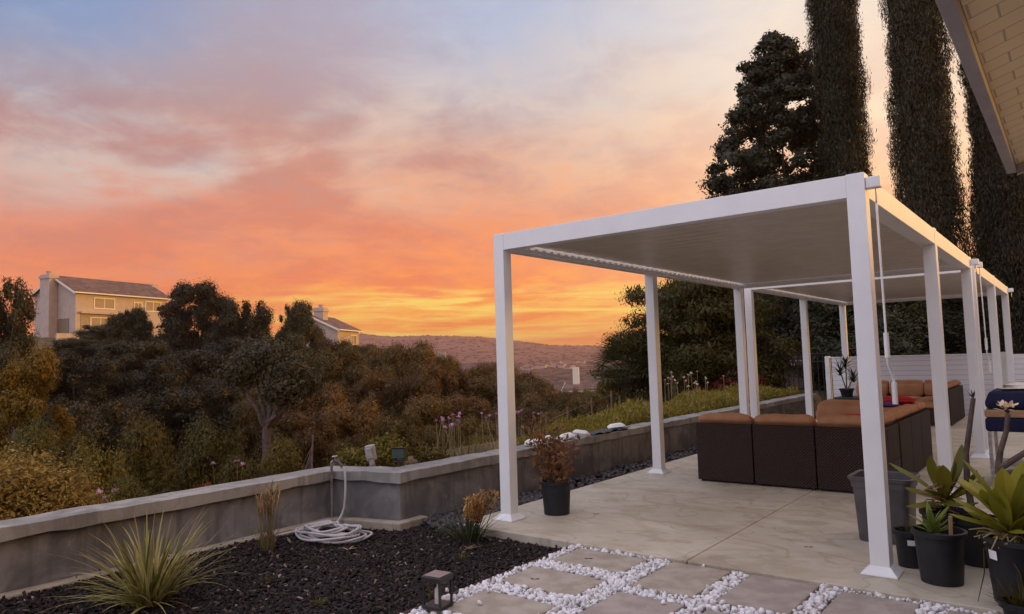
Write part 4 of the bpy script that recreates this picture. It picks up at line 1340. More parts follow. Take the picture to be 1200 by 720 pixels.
# ------------------------------------------------------------------ planting beyond the wall
def pink_clump(x, y, n, h, label, spread=.10, tall=False):
    z0 = gz(x, y)
    t = thing('pink_garlic_plant', label, 'plant', (x, y, z0))
    mb_ = MB(); fl_ = MB()
    grass_clump(mb_, (x, y, z0), 40, (h * .4, h * .65), spread, .007, rr, (.05, .7), (.2, .9), nseg=4)
    for q in range(n):
        a_ = rr.uniform(0, 6.28); ti = rr.uniform(0, .28)
        b0 = Vector((x + rr.uniform(-spread, spread), y + rr.uniform(-spread, spread), z0))
        tp_ = b0 + Vector((math.cos(a_) * math.sin(ti), math.sin(a_) * math.sin(ti), math.cos(ti))) * h * rr.uniform(.8, 1.12)
        mb_.tube([b0, b0.lerp(tp_, .5), tp_], .003, 4)
        fl_ = MB()
        for w in range(14): fl_.blade(tp_, rr.uniform(0, 6.28), rr.uniform(.1, 1.4), .032, .013, .4, 2, .3, 'oval')
        fl_.build('flower', M['pinkflower'], t)
    mb_.build('stems', M['drygrass'] if not tall else M['bush'], t)


pink_clump(-1.12, .55, 15, .48, 'clump of pink flowered stems standing behind the wall just left of the near left post', .14)
pink_clump(-1.75, -1.60, 3, .56, 'sparse tall stems with a few pink flowers behind the wall above the dry grass clump', .10, True)
pink_clump(-1.78, -2.62, 4, .42, 'short pink flowers peeping over the wall cap above the flax clump', .07, True)
pink_clump(-1.5, 1.75, 9, .40, 'faded pink stems behind the wall just right of the near left post', .2)
pink_clump(-1.65, 2.6, 8, .40, 'faded pink stems behind the white paper bags', .2)

def leafy_bush(name, label, x, y, w, h, mat, n, leaf, seed, group=None, z=None, cat='shrub', hang=.2, lobes=14):
    z0 = gz(x, y) if z is None else z
    t = thing(name, label, cat, (x, y, z0), group)
    r_ = np.random.RandomState(seed)
    bl = []
    for q in range(lobes):
        a_ = r_.rand() * 6.28; rad = w * .5 * r_.rand() ** .6 * .72
        s_ = r_.uniform(.14, .24)
        bl.append((math.cos(a_) * rad, math.sin(a_) * rad, h * r_.uniform(.3, .82) * (1 - .35 * (rad / (w * .5))), w * s_, w * s_, h * s_ * 1.1))
    c_, o_ = blob_points(bl, n, r_, .2, 6, .16)
    V_, F_ = leaf_cloud(c_, o_, leaf * np.minimum(1.5, blob_points.scale), r_, .45, hang)
    link('foliage', mesh_np('foliage', V_, F_), mat, t)
    mb_ = MB()
    for q in range(5):
        b_ = bl[q]; mb_.tube(taper_path((0, 0, -.1), (b_[0], b_[1], b_[2]), 4, r_, w * .02), [w * .02, w * .016, w * .012, w * .008, w * .004], 5)
    mb_.build('stem', M['bark'], t, world=False)
    return t


leafy_bush('low_shrub', 'bright yellow green low bush behind the grey outlet box', -1.55, -.12, .75, .34, M['cover'], 2600, .022, 41)
leafy_bush('low_shrub', 'small olive shrub with grass along the wall top, between the floodlight and the pink clump', -1.35, .45, .5, .2, M['bush'], 1200, .02, 42)
for (x, y, w, h, lb) in [(-1.7, -1.35, .5, .26, 'thin grass tuft behind the wall beside the sparse pink stems'), (-1.75, -2.3, .4, .2, 'thin grass tuft rising above the wall cap by the flax clump'),
                         (-1.25, .95, .7, .3, 'wispy dry grass clump behind the wall beside the near left post')]:
    t = thing('wild_grass', lb, 'grass', (x, y, gz(x, y)))
    mb = MB(); grass_clump(mb, (x, y, gz(x, y) - .02), 70, (h * .7, h * 1.5), w * .4, .007, rr, (.0, .8), (.1, .9), nseg=4); mb.build('blades', M['bush'], t)

# the long bright strip of ground cover behind the wall
rs = np.random.RandomState(77)
n = 34000
y = rs.uniform(2.2, 12.4, n); x = -1.0 - rs.rand(n) * np.clip(.6 + (y - 2.2) * .22, .6, 1.9)
hh = .72 * smooth01((y - 2.0) / 2.6) * (.14 + .16 * (np.sin(y * 2.3 + x * 3) * .5 + .5) + .10 * np.clip((y - 4) / 6, 0, 1)) * smooth01((-.95 - x) / .15 + .3)
z = terrain(x, y) + hh * rs.rand(n) ** .6 * rs.choice([.7, 1.0, 1.35], n)
V_, F_ = leaf_cloud(np.stack([x, y, z], 1), np.tile([.4, -.4, .2], (n, 1)), .065, rs, .13, -1.7, .5)
tag(link('ground_cover', mesh_np('ground_cover', V_, F_), M['cover']), 'bright yellow green ground cover strip behind the wall', 'ground cover', kind='stuff')
# rough dry grass on the slope beyond
n = 22000
d_ = 1.6 + 7.0 * rs.rand(n); y = rs.uniform(-6, 13, n); x = wall_x(y) - .12 - d_
zt = terrain(x, y)
V_, F_ = leaf_cloud(np.stack([x, y, zt + .10 * rs.rand(n)], 1), np.tile([0.3, -.2, .4], (n, 1)), .06, rs, .09, -1.8, .3)
tag(link('slope_grass', mesh_np('slope_grass', V_, F_), M['drygrass']), 'dry rough grass on the slope beyond the wall', 'grass', kind='stuff')

ds = thing('dry_flower_stalks', 'row of dry pale flower stalks standing in the ground cover', 'plant', (-1.85, 8.2, gz(-1.85, 8.2)))
mb = MB(); fl_ = MB()
for q in range(24):
    x = -1.85 + rr.uniform(-.35, .35); y = 8.2 + rr.uniform(-1.1, 1.3); z = gz(x, y); h = rr.uniform(.45, .75)
    fl_ = MB(); tp_ = Vector((x + rr.uniform(-.05, .05), y + rr.uniform(-.05, .05), z + h)); mb.tube([(x, y, z), tp_], .006, 4)
    for w in range(8): fl_.blade(tp_, rr.uniform(0, 6.28), rr.uniform(.1, 1.6), .04, .02, .3, 2, .3, 'oval')
    fl_.build('seed_head', M['petal'], ds)
mb.build('stalks', M['drygrass'], ds)

# stakes of the wire fence down the slope
wfn = thing('wire_fence', 'row of thin metal stakes with wire mesh on the slope beyond the wall', 'fence', (-5, 8, gz(-5, 8)))
stakes = []
for (sx, sy0, yy) in [(665, 477, 7.0), (693, 466, 8.0), (716, 458, 9.0), (726, 464, 9.4), (753, 468, 10.4), (640, 488, 6.2), (780, 462, 11.4)]:
    d_ = ray(sx, sy0); t_ = (yy - CP[1]) / d_[1]; p_ = CP + t_ * d_
    g_ = gz(p_[0], p_[1]); stakes.append((p_[0], p_[1], p_[2]))
    MB().box(p_[0] - .014, p_[0] + .014, p_[1] - .014, p_[1] + .014, min(g_, p_[2] - .9) - .1, p_[2]).build('stake', M['palebark'], wfn)
mb = MB()
stakes.sort(key=lambda q: q[1])
for a_, b_ in zip(stakes[:-1], stakes[1:]):
    for f_ in (.1, .3, .5, .7): mb.tube([(a_[0], a_[1], a_[2] - f_), (b_[0], b_[1], b_[2] - f_)], .002, 4)
mb.build('wire', M['steel'], wfn)

# ------------------------------------------------------------------ tree kinds
def crown_mesh(name, seed, lobes, n, leaf, shape='oak', hang=.2, aspect=.48, inner=.3, spread=.085, clump=7, flat=1.7, ratio=1.0):
    """crown of unit width and unit height (z 0..1) made of leaves in twig clumps"""
    r_ = np.random.RandomState(seed)
    bl = []
    for q in range(lobes):
        a_ = r_.rand() * 6.283
        if shape == 'oak':
            u = r_.rand(); zc = .16 + .70 * u; rad = .43 * math.sin(math.pi * min(.93, .18 + .72 * u)) ** .7 * math.sqrt(r_.uniform(.12, 1)) * r_.choice([.9, 1.0, 1.12]); s_ = .034 + .085 * r_.rand() ** 1.6
            bl.append((math.cos(a_) * rad, math.sin(a_) * rad, zc, s_ * 1.15, s_ * 1.15, s_))
        elif shape == 'cone':
            u = r_.rand() ** .8; zc = .06 + .88 * u; rad = .46 * (1 - u) ** .55 * math.sqrt(r_.uniform(.15, 1)) * r_.uniform(.78, 1.15); s_ = .022 + .036 * (1 - u) * r_.uniform(.4, 1.4)
            bl.append((math.cos(a_) * rad, math.sin(a_) * rad, zc, s_ * 1.3, s_ * 1.3, s_ * .75))
        elif shape == 'bush':
            u = r_.rand(); zc = .12 + .68 * u; rad = .40 * math.sqrt(r_.uniform(.1, 1)) * (1 - .45 * u); s_ = r_.uniform(.10, .18)
            bl.append((math.cos(a_) * rad, math.sin(a_) * rad, zc, s_, s_, s_))
        elif shape == 'bough':
            u = r_.rand(); zc = .14 + .78 * u; rad = .52 * r_.rand() ** .5 * math.sin(math.pi * (.18 + .70 * u)) ** .8; s_ = r_.uniform(.04, .09)
            bl.append((math.cos(a_) * rad, math.sin(a_) * rad, zc - .26 * rad, s_ * 1.7, s_ * 1.7, s_ * .38))
        elif shape == 'layer':
            u = r_.rand(); zc = .10 + .78 * u; rad = .46 * math.sqrt(r_.uniform(.05, 1)) * math.sin(math.pi * (.16 + .72 * u)) ** .6; s_ = r_.uniform(.05, .11)
            bl.append((math.cos(a_) * rad, math.sin(a_) * rad, zc - .10 * rad, s_ * 1.5, s_ * 1.5, s_ * .65))
    bl2 = [(b_[0], b_[1], b_[2] * ratio, b_[3], b_[4], b_[5] * (ratio ** .5)) for b_ in bl]
    c_, o_ = blob_points(bl2, n, r_, inner, clump, spread)
    V_, F_ = leaf_cloud(c_, o_, leaf * blob_points.scale, r_, aspect, hang, flat)
    V_ = V_ / np.array([1, 1, ratio])
    me_ = mesh_np(name, V_, F_)
    return me_, bl


def trunk_mesh(name, seed, blobs, r0=.035, mat=None):
    r_ = np.random.RandomState(seed + 500)
    mb_ = MB()
    fork = np.array([r_.uniform(-.03, .03), r_.uniform(-.03, .03), .26])
    mb_.tube(taper_path((0, 0, -.25), fork, 4, r_, .008), [r0 * 1.3, r0, r0 * .85, r0 * .75, r0 * .7], 8)
    for q in range(min(11, len(blobs))):
        b_ = blobs[q]
        mb_.tube(taper_path(fork - np.array([0, 0, .03 * (q % 3)]), b_[:3], 5, r_, .014), [r0 * .55, r0 * .45, r0 * .36, r0 * .26, r0 * .17, r0 * .08], 6)
    me_ = bpy.data.meshes.new(name)
    me_.from_pydata(mb_.v, [], mb_.f); me_.update()
    me_.polygons.foreach_set('use_smooth', [True] * len(me_.polygons))
    me_.materials.append(M['bark'] if mat is None else mat)
    return me_


KINDS = {}
def make_kind(key, nvar, lobes, n, leaf, shape, mats, **kw):
    r0 = kw.pop('r0', .03); tm = kw.pop('trunkmat', None)
    KINDS[key] = []
    for v in range(nvar):
        seed = abs(hash(key)) % 1 + sum(map(ord, key)) + v * 17
        cm, bl = crown_mesh(key + '_crown', seed, lobes, n, leaf, shape, **kw)
        tmesh = trunk_mesh(key + '_trunk', seed, bl, r0, tm)
        KINDS[key].append((cm, tmesh, mats))


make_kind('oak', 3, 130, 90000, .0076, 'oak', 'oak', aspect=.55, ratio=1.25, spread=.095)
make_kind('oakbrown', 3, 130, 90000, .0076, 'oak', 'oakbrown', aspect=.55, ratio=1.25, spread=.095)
make_kind('golden', 1, 60, 70000, .0095, 'oak', 'golden', spread=.12, ratio=2.0)
make_kind('goldbush', 1, 34, 60000, .0080, 'bush', 'goldbush', spread=.15, r0=.015)
make_kind('bush', 2, 34, 52000, .0088, 'bush', 'bush', spread=.11, r0=.015)
make_kind('cone', 1, 70, 36000, .014, 'cone', 'bush', hang=-.6, spread=.13, r0=.02, ratio=2.2)
make_kind('pepper', 1, 150, 110000, .0080, 'layer', 'pepper', hang=1.1, aspect=.3, spread=.11, r0=.03)
make_kind('bough', 1, 70, 52000, .0085, 'bough', 'pepper', hang=.9, aspect=.26, spread=.13, r0=.03)
make_kind('broad', 1, 400, 160000, .0066, 'cone', 'broad', inner=.18, hang=.3, aspect=.6, spread=.12, r0=.02, ratio=1.6)
make_kind('hedge', 2, 60, 80000, .0100, 'bush', 'broad', spread=.12, r0=.015, ratio=1.5)
TN = [0]


def tree(kind, label, pxc, ptop, wpx, d, group=None, name='tree', cat='tree', mat=None, base=None, pbot=None, var=None):
    """stands where the line of sight through (pxc, ptop) has depth d; width in survey pixels; reaches the ground"""
    top = at_d(pxc, ptop, d)
    x, y = top[0], top[1]
    z0 = gz(x, y) if base is None else base
    if pbot is not None: z0 = min(z0, at_d(pxc, pbot, d)[2]) if base is None else base
    h = max(.3, top[2] - z0); w = wpx * d / FP
    i_ = TN[0] if var is None else var
    TN[0] += 1
    cm, tm_, mk = KINDS[kind][i_ % len(KINDS[kind])]
    t = thing(name, label, cat, (x, y, z0), group, rz=(TN[0] * 2.399) % 6.283)
    c_ = link('crown', cm, None, t); c_.scale = (w, w, h)
    mm = M[mat or mk]
    if len(cm.materials) == 0: cm.materials.append(M[mk])
    if mm is not cm.materials[0]:
        c_.material_slots[0].link = 'OBJECT'; c_.material_slots[0].material = mm
    k_ = link('trunk', tm_, None, t); k_.scale = (w, w, h)
    return t


# trees one can tell apart along the skyline and in front
tree('oak', 'dark tree at the left edge of the photo, left of the two storey house', 2, 303, 100, 46, name='oak_tree', var=0)
tree('golden', 'golden yellow tree below and in front of the two storey house', 28, 388, 120, 26, name='golden_tree', cat='tree')
tree('goldbush', 'large bronze gold leafed bush filling the lower left corner beyond the wall', 22, 512, 230, 9.5, name='golden_bush', cat='bush')
tree('oak', 'tall rounded tree right in front of the right end of the two storey house', 231, 318, 98, 66, name='oak_tree', var=1)
tree('oak', 'small dark tree standing in front of the middle of the two storey house', 152, 352, 60, 64, name='oak_tree', var=2)
tree('oak', 'dark skyline tree just right of the tall rounded one', 288, 340, 88, 64, name='oak_tree', var=0)
tree('oak', 'spiky topped skyline tree immediately left of the distant gabled house', 350, 343, 70, 70, name='oak_tree', var=2)
tree('oakbrown', 'wide dark crown on the skyline centre left of the white chimney', 478, 392, 105, 58, name='oak_tree', var=1)
tree('cone', 'pointed olive young tree in the canyon left of centre', 192, 500, 66, 24, name='young_tree')
tree('bush', 'rounded green bush at mid slope, left of the dead conical branch', 250, 476, 130, 26, name='round_bush', cat='bush', var=0)
tree('bush', 'dark rounded green bush close behind the wall, right of the pointed young tree', 285, 520, 95, 18, name='round_bush', cat='bush', var=1)
tree('bush', 'olive bush behind the grey outlet box, down the slope', 455, 505, 75, 20, name='round_bush', cat='bush', var=0)
tree('bush', 'russet low bush behind the wall near the left, under the pointed young tree', 235, 558, 60, 12, name='russet_bush', cat='bush', mat='redleaf', var=1)
tree('bush', 'feathery olive bush on the slope right of the bronze gold bush', 118, 500, 110, 17, name='olive_bush', cat='bush', var=1)
tree('bush', 'low dull olive bush directly behind the wall cap above the flax clump', 150, 545, 110, 11, name='olive_bush', cat='bush', var=0)

GF = 'dense trees filling the canyon'
fill = [(118, 376, 80, 74), (88, 392, 80, 66), (140, 380, 70, 78),   # px, top, width, depth
    (95, 398, 120, 48), (160, 388, 120, 55), (215, 400, 130, 52), (120, 450, 130, 36), (200, 440, 140, 40), (60, 460, 110, 30), (270, 385, 120, 56), (255, 430, 120, 42), (60, 400, 90, 52), (330, 380, 100, 60)]
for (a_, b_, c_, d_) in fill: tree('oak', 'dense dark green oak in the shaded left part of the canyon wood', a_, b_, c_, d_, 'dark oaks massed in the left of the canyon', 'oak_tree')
fill2 = [(424, 400, 62, 84), (404, 405, 60, 78), (440, 404, 50, 82), (578, 416, 84, 62), (612, 428, 80, 58), (640, 447, 84, 45), (664, 452, 70, 43), (716, 437, 70, 38), (690, 452, 70, 36), (681, 448, 44, 47), (668, 449, 40, 49), (628, 440, 70, 50), (392, 388, 70, 62), (430, 404, 80, 60), (447, 398, 60, 64), (520, 408, 70, 60), (556, 420, 80, 62), (585, 428, 70, 60), (330, 415, 110, 46), (395, 392, 95, 56), (430, 415, 100, 50), (370, 440, 110, 40), (415, 455, 100, 36), (440, 425, 90, 47), (480, 430, 95, 46), (505, 412, 80, 55), (535, 424, 75, 58),
         (500, 455, 100, 38), (545, 450, 95, 42), (470, 470, 80, 33), (575, 435, 90, 55), (600, 430, 90, 60), (590, 465, 90, 38), (625, 440, 80, 56), (640, 462, 90, 42), (555, 480, 85, 30), (610, 490, 80, 27),
         (665, 452, 80, 48), (690, 455, 70, 40), (650, 475, 70, 32), (520, 485, 70, 28), (355, 470, 110, 33), (300, 455, 90, 38), (415, 495, 70, 26), (705, 442, 70, 55), (740, 450, 80, 45)]
for (a_, b_, c_, d_) in fill2: tree('oakbrown', 'dense olive brown oak with sunset glow painted into its leaves, middle of the canyon wood', a_, b_, c_, d_, 'glow tinted olive brown oaks massed in the middle of the canyon', 'oak_tree')
leafs = [(664, 450, 60, 42), (690, 448, 60, 44), (30, 470, 100, 20), (80, 490, 90, 19), (170, 470, 110, 30), (330, 500, 90, 23), (610, 512, 70, 17), (650, 500, 60, 18), (560, 505, 60, 22), (700, 482, 60, 20), (745, 478, 60, 18)]
for (a_, b_, c_, d_) in leafs: tree('bush', 'shapeless olive scrub bush low on the canyon slope', a_, b_, c_, d_, 'scrub bushes low on the canyon slope', 'scrub_bush', 'bush')

bt = thing('bare_limbed_tree', 'tree with several bare grey limbs fanning up in the dark gap of the canyon', 'tree', tuple(at_d(313, 520, 27)))
r_ = np.random.RandomState(5)
p0 = at_d(313, 530, 27)
mb = MB()
fk = at_d(313, 498, 27)
mb.tube(taper_path(p0 - np.array([0, 0, .6]), fk, 4, r_, .03), [.2, .18, .16, .15, .14], 8)
tips = []
for (a_, b_) in [(284, 446), (296, 432), (309, 424), (322, 428), (338, 446), (352, 462), (330, 470)]:
    e_ = at_d(a_, b_, 27 + r_.uniform(-1, 1)); tips.append(e_)
    mb.tube(taper_path(fk - np.array([0, 0, .1]), e_, 6, r_, .07), [.11, .095, .08, .065, .05, .035, .02], 6)
mb.build('trunk', M['palebark'], bt, smooth=True)
bl = [(e_[0], e_[1], e_[2] + .35, .75, .75, .5) for e_ in tips]
c_, o_ = blob_points(bl, 17000, r_, .3, 7, .14)
V_, F_ = leaf_cloud(c_, o_, .045 * blob_points.scale, r_, .5, .2, 1.5)
link('crown', mesh_np('crown', V_ - np.array(bt.location), F_), M['oak'], bt)

# dead upright branch heap
db = thing('dead_branch', 'bare pale dead branch standing upright like a narrow cone on the slope', 'branch', tuple(at_d(362, 560, 16)))
p0 = at_d(362, 562, 16); pt_ = at_d(367, 510, 16)
mb = MB()
mb.tube([p0 - np.array([0, 0, .5]), (p0 + pt_) / 2 + np.array([.03, 0, 0]), pt_], [.035, .025, .02], 6)
for q in range(22):
    f_ = rr.uniform(.3, .78); b0 = p0 + (pt_ - p0) * f_
    e_ = p0 + np.array([rr.uniform(-.32, .32), rr.uniform(-.25, .25), rr.uniform(-.3, .15)])
    mb.tube([b0, (b0 + e_) / 2 + np.array([rr.uniform(-.04, .04), 0, .05]), e_], [.012, .009, .005], 4)
mb.build('twigs', M['palebark'], db)

# right hand side: conical broadleaf tree, three cypresses, feathery tree, hedges
tree('broad', 'conical dark broadleaf tree left of the cypresses, rising above the pergola roof', 905, 18, 285, 26, name='broadleaf_tree', base=-.2)
tree('pepper', 'wide feathery tree behind the pergola with drooping boughs against the sunset', 818, 310, 190, 20, name='pepper_tree', base=-.6, var=0)
tree('bough', 'loose feathery tree left of the wide one, its boughs reaching over the yellow horizon', 792, 308, 188, 23, name='pepper_tree', base=-1.6, var=0)
for (a_, b_, c_, d_, lb) in [(935, 290, 190, 33, 'dark leafy tree behind the pergola posts and the iron fence'), (1010, 300, 160, 20, 'dark leafy tree under the first two cypresses, behind the white fence'),
                             (1100, 310, 170, 21, 'dark leafy tree under the second and third cypress, behind the white fence'), (1185, 320, 150, 22, 'dark leafy tree behind the fence at the right edge')]:
    tree('hedge', lb, a_, b_, c_, d_, name='dark_tree', base=-.3)


def cypress(label, x, y, h, w, seed, n=170000):
    t = thing('cypress_tree', label, 'cypress', (x, y, -.3))
    r_ = np.random.RandomState(seed)
    nc = n // 8
    u = r_.rand(nc) ** .85; zc = .6 + u * (h - .6)
    prof = np.clip((1 - u) / .22, 0, 1) ** .6 * (.86 + .14 * np.clip(u / .12, 0, 1)) * (1 - .22 * u)
    a_ = r_.rand(nc) * 6.283
    prof = prof * (1 + .16 * np.clip(1 - zc / 7, 0, 1))
    fl_ = 1 + .07 * np.sin(zc * 9 + 7 * a_ + seed) + .05 * np.sin(zc * 17 - 11 * a_) + .10 * np.sin(3 * a_ + zc * 1.1 + seed) + .08 * np.sin(5 * a_ - zc * 2.3) + .10 * np.sin(zc * 4.1 + 2 * a_ + seed)
    ins = r_.rand(nc) < .25
    rad = w / 2 * prof * fl_ * np.where(ins, r_.uniform(.4, .8, nc), r_.uniform(.86, 1.05, nc))
    c_ = np.stack([rad * np.cos(a_), rad * np.sin(a_), zc], 1)
    o_ = np.stack([np.cos(a_), np.sin(a_), np.zeros(nc)], 1)
    c_ = np.repeat(c_, 8, 0) + r_.normal(size=(nc * 8, 3)) * np.array([.045, .045, .28]); o_ = np.repeat(o_, 8, 0)
    V_, F_ = leaf_cloud(c_, o_, .066 * np.repeat(np.where(ins, 2.2, 1.0), 8), r_, .16, -3.4, .8)
    link('crown', mesh_np('crown', V_, F_), M['cypress'], t)
    mb_ = MB().tube([(0, 0, -.3), (0, 0, 1.5), (0, 0, h * .8)], [w * .11, w * .09, w * .02], 8)
    mb_.build('trunk', M['bark'], t, world=False)


cypress('tall Italian cypress, leftmost of the three, beside the broadleaf tree', -1.46, 20.0, 17.5, 1.62, 3)
cypress('tall broad Italian cypress in the middle of the three', 1.02, 19.0, 18.0, 1.66, 8)
cypress('Italian cypress farthest right, partly hidden by the house eave', 2.92, 18.6, 12.5, 1.55, 12)
cypress('cypress at the right edge of the photo below the eave', 4.4, 22.0, 7.0, 2.2, 19, 70000)

# fan palm in front of the feathery trees
pp_ = at_d(738, 440, 20)
fp_ = thing('fan_palm', 'spiky fan palm under the feathery trees right of the white pillar chimney', 'palm', (pp_[0], pp_[1], gz(pp_[0], pp_[1])))
mb = MB(); mb.tube([(pp_[0], pp_[1], gz(pp_[0], pp_[1]) - .2), tuple(pp_)], [.2, .16], 8); mb.build('trunk', M['bark'], fp_)
mb = MB()
for q in range(30):
    a_ = q * 2.399; ti = .15 + 1.6 * q / 30
    d_ = Vector((math.cos(a_) * math.sin(ti), math.sin(a_) * math.sin(ti), math.cos(ti)))
    hub = Vector(pp_) + d_ * .75
    mb.tube([tuple(pp_), hub], .012, 4)
    sd = d_.cross(Vector((0, 0, 1))); sd.normalize(); up = sd.cross(d_)
    for w in range(19):
        th = R(-100 + 200 * w / 18)
        v_ = d_ * math.cos(th) + sd * math.sin(th)
        e_ = hub + v_ * .75 + Vector((0, 0, -.12)); wv = v_.cross(up) * .022
        mb.add([hub - wv * .3, hub + wv * .3, hub + v_ * .4 + wv, hub + v_ * .4 - wv, e_], [(0, 1, 2, 3), (3, 2, 4)])
mb.build('fronds', M['palm'], fp_)

leafy_bush('red_shrub', 'dark red leaved shrub in front of the iron fence behind the pergola', -2.6, 12.6, 2.0, .95, M['redshrub'], 6000, .05, 61, z=.1)
leafy_bush('low_shrub', 'yellow green shrub right of the dark red shrub, against the iron fence', -1.35, 12.9, .9, .5, M['bush'], 2600, .04, 62, z=.1)
leafy_bush('low_shrub', 'reddish brown ground shrub at the end of the planted strip', -1.5, 11.6, 1.3, .35, M['redleaf'], 2600, .035, 63, z=.15)

# iron fence with pickets behind the planting
ifn = thing('iron_fence', 'dark iron picket fence behind the dark red shrub', 'fence', (-3, 14.2, -.1))
mb = MB()
for k in range(44):
    x = -5.8 + k * .125
    mb.box(x - .009, x + .009, 14.19, 14.208, -.1, 1.42)
for z in (.15, 1.15, 1.35): mb.box(-5.85, -.35, 14.175, 14.189, z, z + .03)
mb.build('fence_panel', M['iron'], ifn)
for x in (-5.9, -4.1, -2.3, -.4): MB().box(x - .03, x + .03, 14.17, 14.23, -.2, 1.5).build('fence_post', M['iron'], ifn)


def gable_house(name, label, c, ang, L, Wd, h, rh, wallm, roofm, over=.35, base=-3.0, chim=None, group=None, wins=(), cat='house'):
    """ridge runs along local x; ang turns it; chim = list of (x, y, width, depth, height above base, ztop)"""
    t = thing(name, label, cat, c, group, ang)
    mb_ = MB()
    V_ = [(0, 0, base), (L, 0, base), (L, Wd, base), (0, Wd, base), (0, 0, h), (L, 0, h), (L, Wd, h), (0, Wd, h), (0, Wd / 2, h + rh), (L, Wd / 2, h + rh)]
    mb_.add(V_, [(3, 2, 1, 0), (0, 1, 5, 4), (2, 3, 7, 6), (0, 4, 8, 7, 3), (1, 2, 6, 9, 5), (4, 5, 9, 8), (6, 7, 8, 9)])
    w_ = mb_.build('wall', M[wallm], t, world=False)
    sl = rh / (Wd / 2); o_ = over; th = .18
    mb_ = MB()
    for sgn in (0, 1):
        y0, y1 = (-o_, Wd / 2) if sgn == 0 else (Wd + o_, Wd / 2)
        z0, z1 = h - o_ * sl + .02, h + rh + .02
        V_ = [(-o_, y0, z0), (L + o_, y0, z0), (L + o_, y1, z1), (-o_, y1, z1)]
        V_ = V_ + [(a_, b_, c2 + th) for a_, b_, c2 in V_]
        mb_.add(V_, [(3, 2, 1, 0), (4, 5, 6, 7), (0, 1, 5, 4), (1, 2, 6, 5), (2, 3, 7, 6), (3, 0, 4, 7)])
    rf = mb_.build('roof', M[roofm], t, world=False)
    mb_ = MB()
    for xx in (-o_ - .05, L + o_ - .0):
        for y0, y1 in ((-o_, Wd / 2), (Wd + o_, Wd / 2)):
            V_ = [(xx, y0, h - o_ * sl - .16), (xx + .05, y0, h - o_ * sl - .16), (xx + .05, y1, h + rh - .16), (xx, y1, h + rh - .16)]
            V_ = V_ + [(a_, b_, c2 + .30) for a_, b_, c2 in V_]
            mb_.add(V_, [(3, 2, 1, 0), (4, 5, 6, 7), (0, 1, 5, 4), (1, 2, 6, 5), (2, 3, 7, 6), (3, 0, 4, 7)])
    mb_.box(-o_, L + o_, -o_ - .12, -o_ - .005, h - o_ * sl - .02, h - o_ * sl + .14)
    mb_.build('fascia', M['trim'], rf, world=False)
    for (cx_, cy_, cw, cd, zt) in (chim or []):
        b2 = MB().box(cx_, cx_ + cw, cy_, cy_ + cd, base, zt)
        b2.box(cx_ - .12, cx_ + cw + .12, cy_ - .12, cy_ + cd + .12, zt - .55, zt - .2) if cw > 1 else None; (cw > 1) and b2.lathe((cx_ + cw / 2, cy_ + cd / 2, zt), [(.28, -.02), (.28, .35), (.36, .36), (.36, .45)], 12)
        b2.build('chimney', M[wallm], t, world=False)
    for (x0, x1, z0, z1) in wins:
        f_ = MB()
        e = .12
        f_.box(x0 - e, x1 + e, -.07, -.004, z1, z1 + e); f_.box(x0 - e, x1 + e, -.07, -.004, z0 - e, z0)
        f_.box(x0 - e, x0, -.07, -.004, z0, z1); f_.box(x1, x1 + e, -.07, -.004, z0, z1); f_.box((x0 + x1) / 2 - .04, (x0 + x1) / 2 + .04, -.065, -.003, z0, z1)
        fo = f_.build('window', M['trim'], t, world=False)
        MB().box(x0, (x0 + x1) / 2 - .04, -.05, -.0025, z0, z1).build('blind', M['blind'], fo, world=False)
        MB().box((x0 + x1) / 2 + .04, x1, -.05, -.0025, z0, z1).build('pane', M['glass'], fo, world=False)
    return t


# two storey house on the left ridge; long front wall runs away from the camera, gable end and chimney face it
D = 92
pc = at_d(88, 390, D)
p_far = at_d(192, 347, D * 1.136)
ang = math.atan2(p_far[1] - pc[1], p_far[0] - pc[0])
h_ = at_d(88, 341, D)[2] - pc[2]
Lh = float(np.hypot(p_far[0] - pc[0], p_far[1] - pc[1])) + .6
# local +x = along the long wall, local +y = to its left (away), front wall on local y = 0
gh = gable_house('ridge_house', 'two storey beige house with brown roof and two chimneys on the left ridge', tuple(pc), ang, Lh, 8.2, h_, 2.15, 'stuccohouse', 'houseroof', .45, -4.5,
                 [(-1.15, 3.5, 1.1, 1.9, h_ + 2.4), (Lh + .1, 3.2, 1.0, 1.6, h_ + 2.3)],
                 wins=[(2.6, 5.4, h_ - 2.0, h_ - .75), (8.5, 9.6, h_ - 2.0, h_ - 1.0), (Lh - 3.6, Lh - 1.2, h_ - 2.0, h_ - .75)])
MB().box(.7, 6.2, -.05, -.002, .0, 2.5).build('patio_recess', M['blind'], gh, world=False)
MB().box(.5, 6.5, -.5, -.052, 2.5, 2.75).build('patio_beam', M['stuccohouse'], gh, world=False)
b_ = MB(); b_.box(2.0, 4.9, -.09, -.052, .1, 2.1); b_.build('patio_door', M['trim'], gh, world=False)
MB().box(2.15, 3.4, -.11, -.091, .2, 2.0).build('pane', M['blind'], gh, world=False)
MB().box(3.5, 4.75, -.11, -.091, .2, 2.0).build('pane', M['blind'], gh, world=False)
MB().box(-.06, -.003, 1.2, 5.0, -.2, 1.9).build('gable_door', M['glass'], gh, world=False)
b_ = MB().box(-4.5, 9, -3.2, -3.0, -5, -.3)
o = b_.build('garden_wall', M['stuccohouse'], None); o.location = tuple(pc); o.rotation_euler = (0, 0, ang)
tag(o, 'pale low garden wall below the two storey house', 'wall')

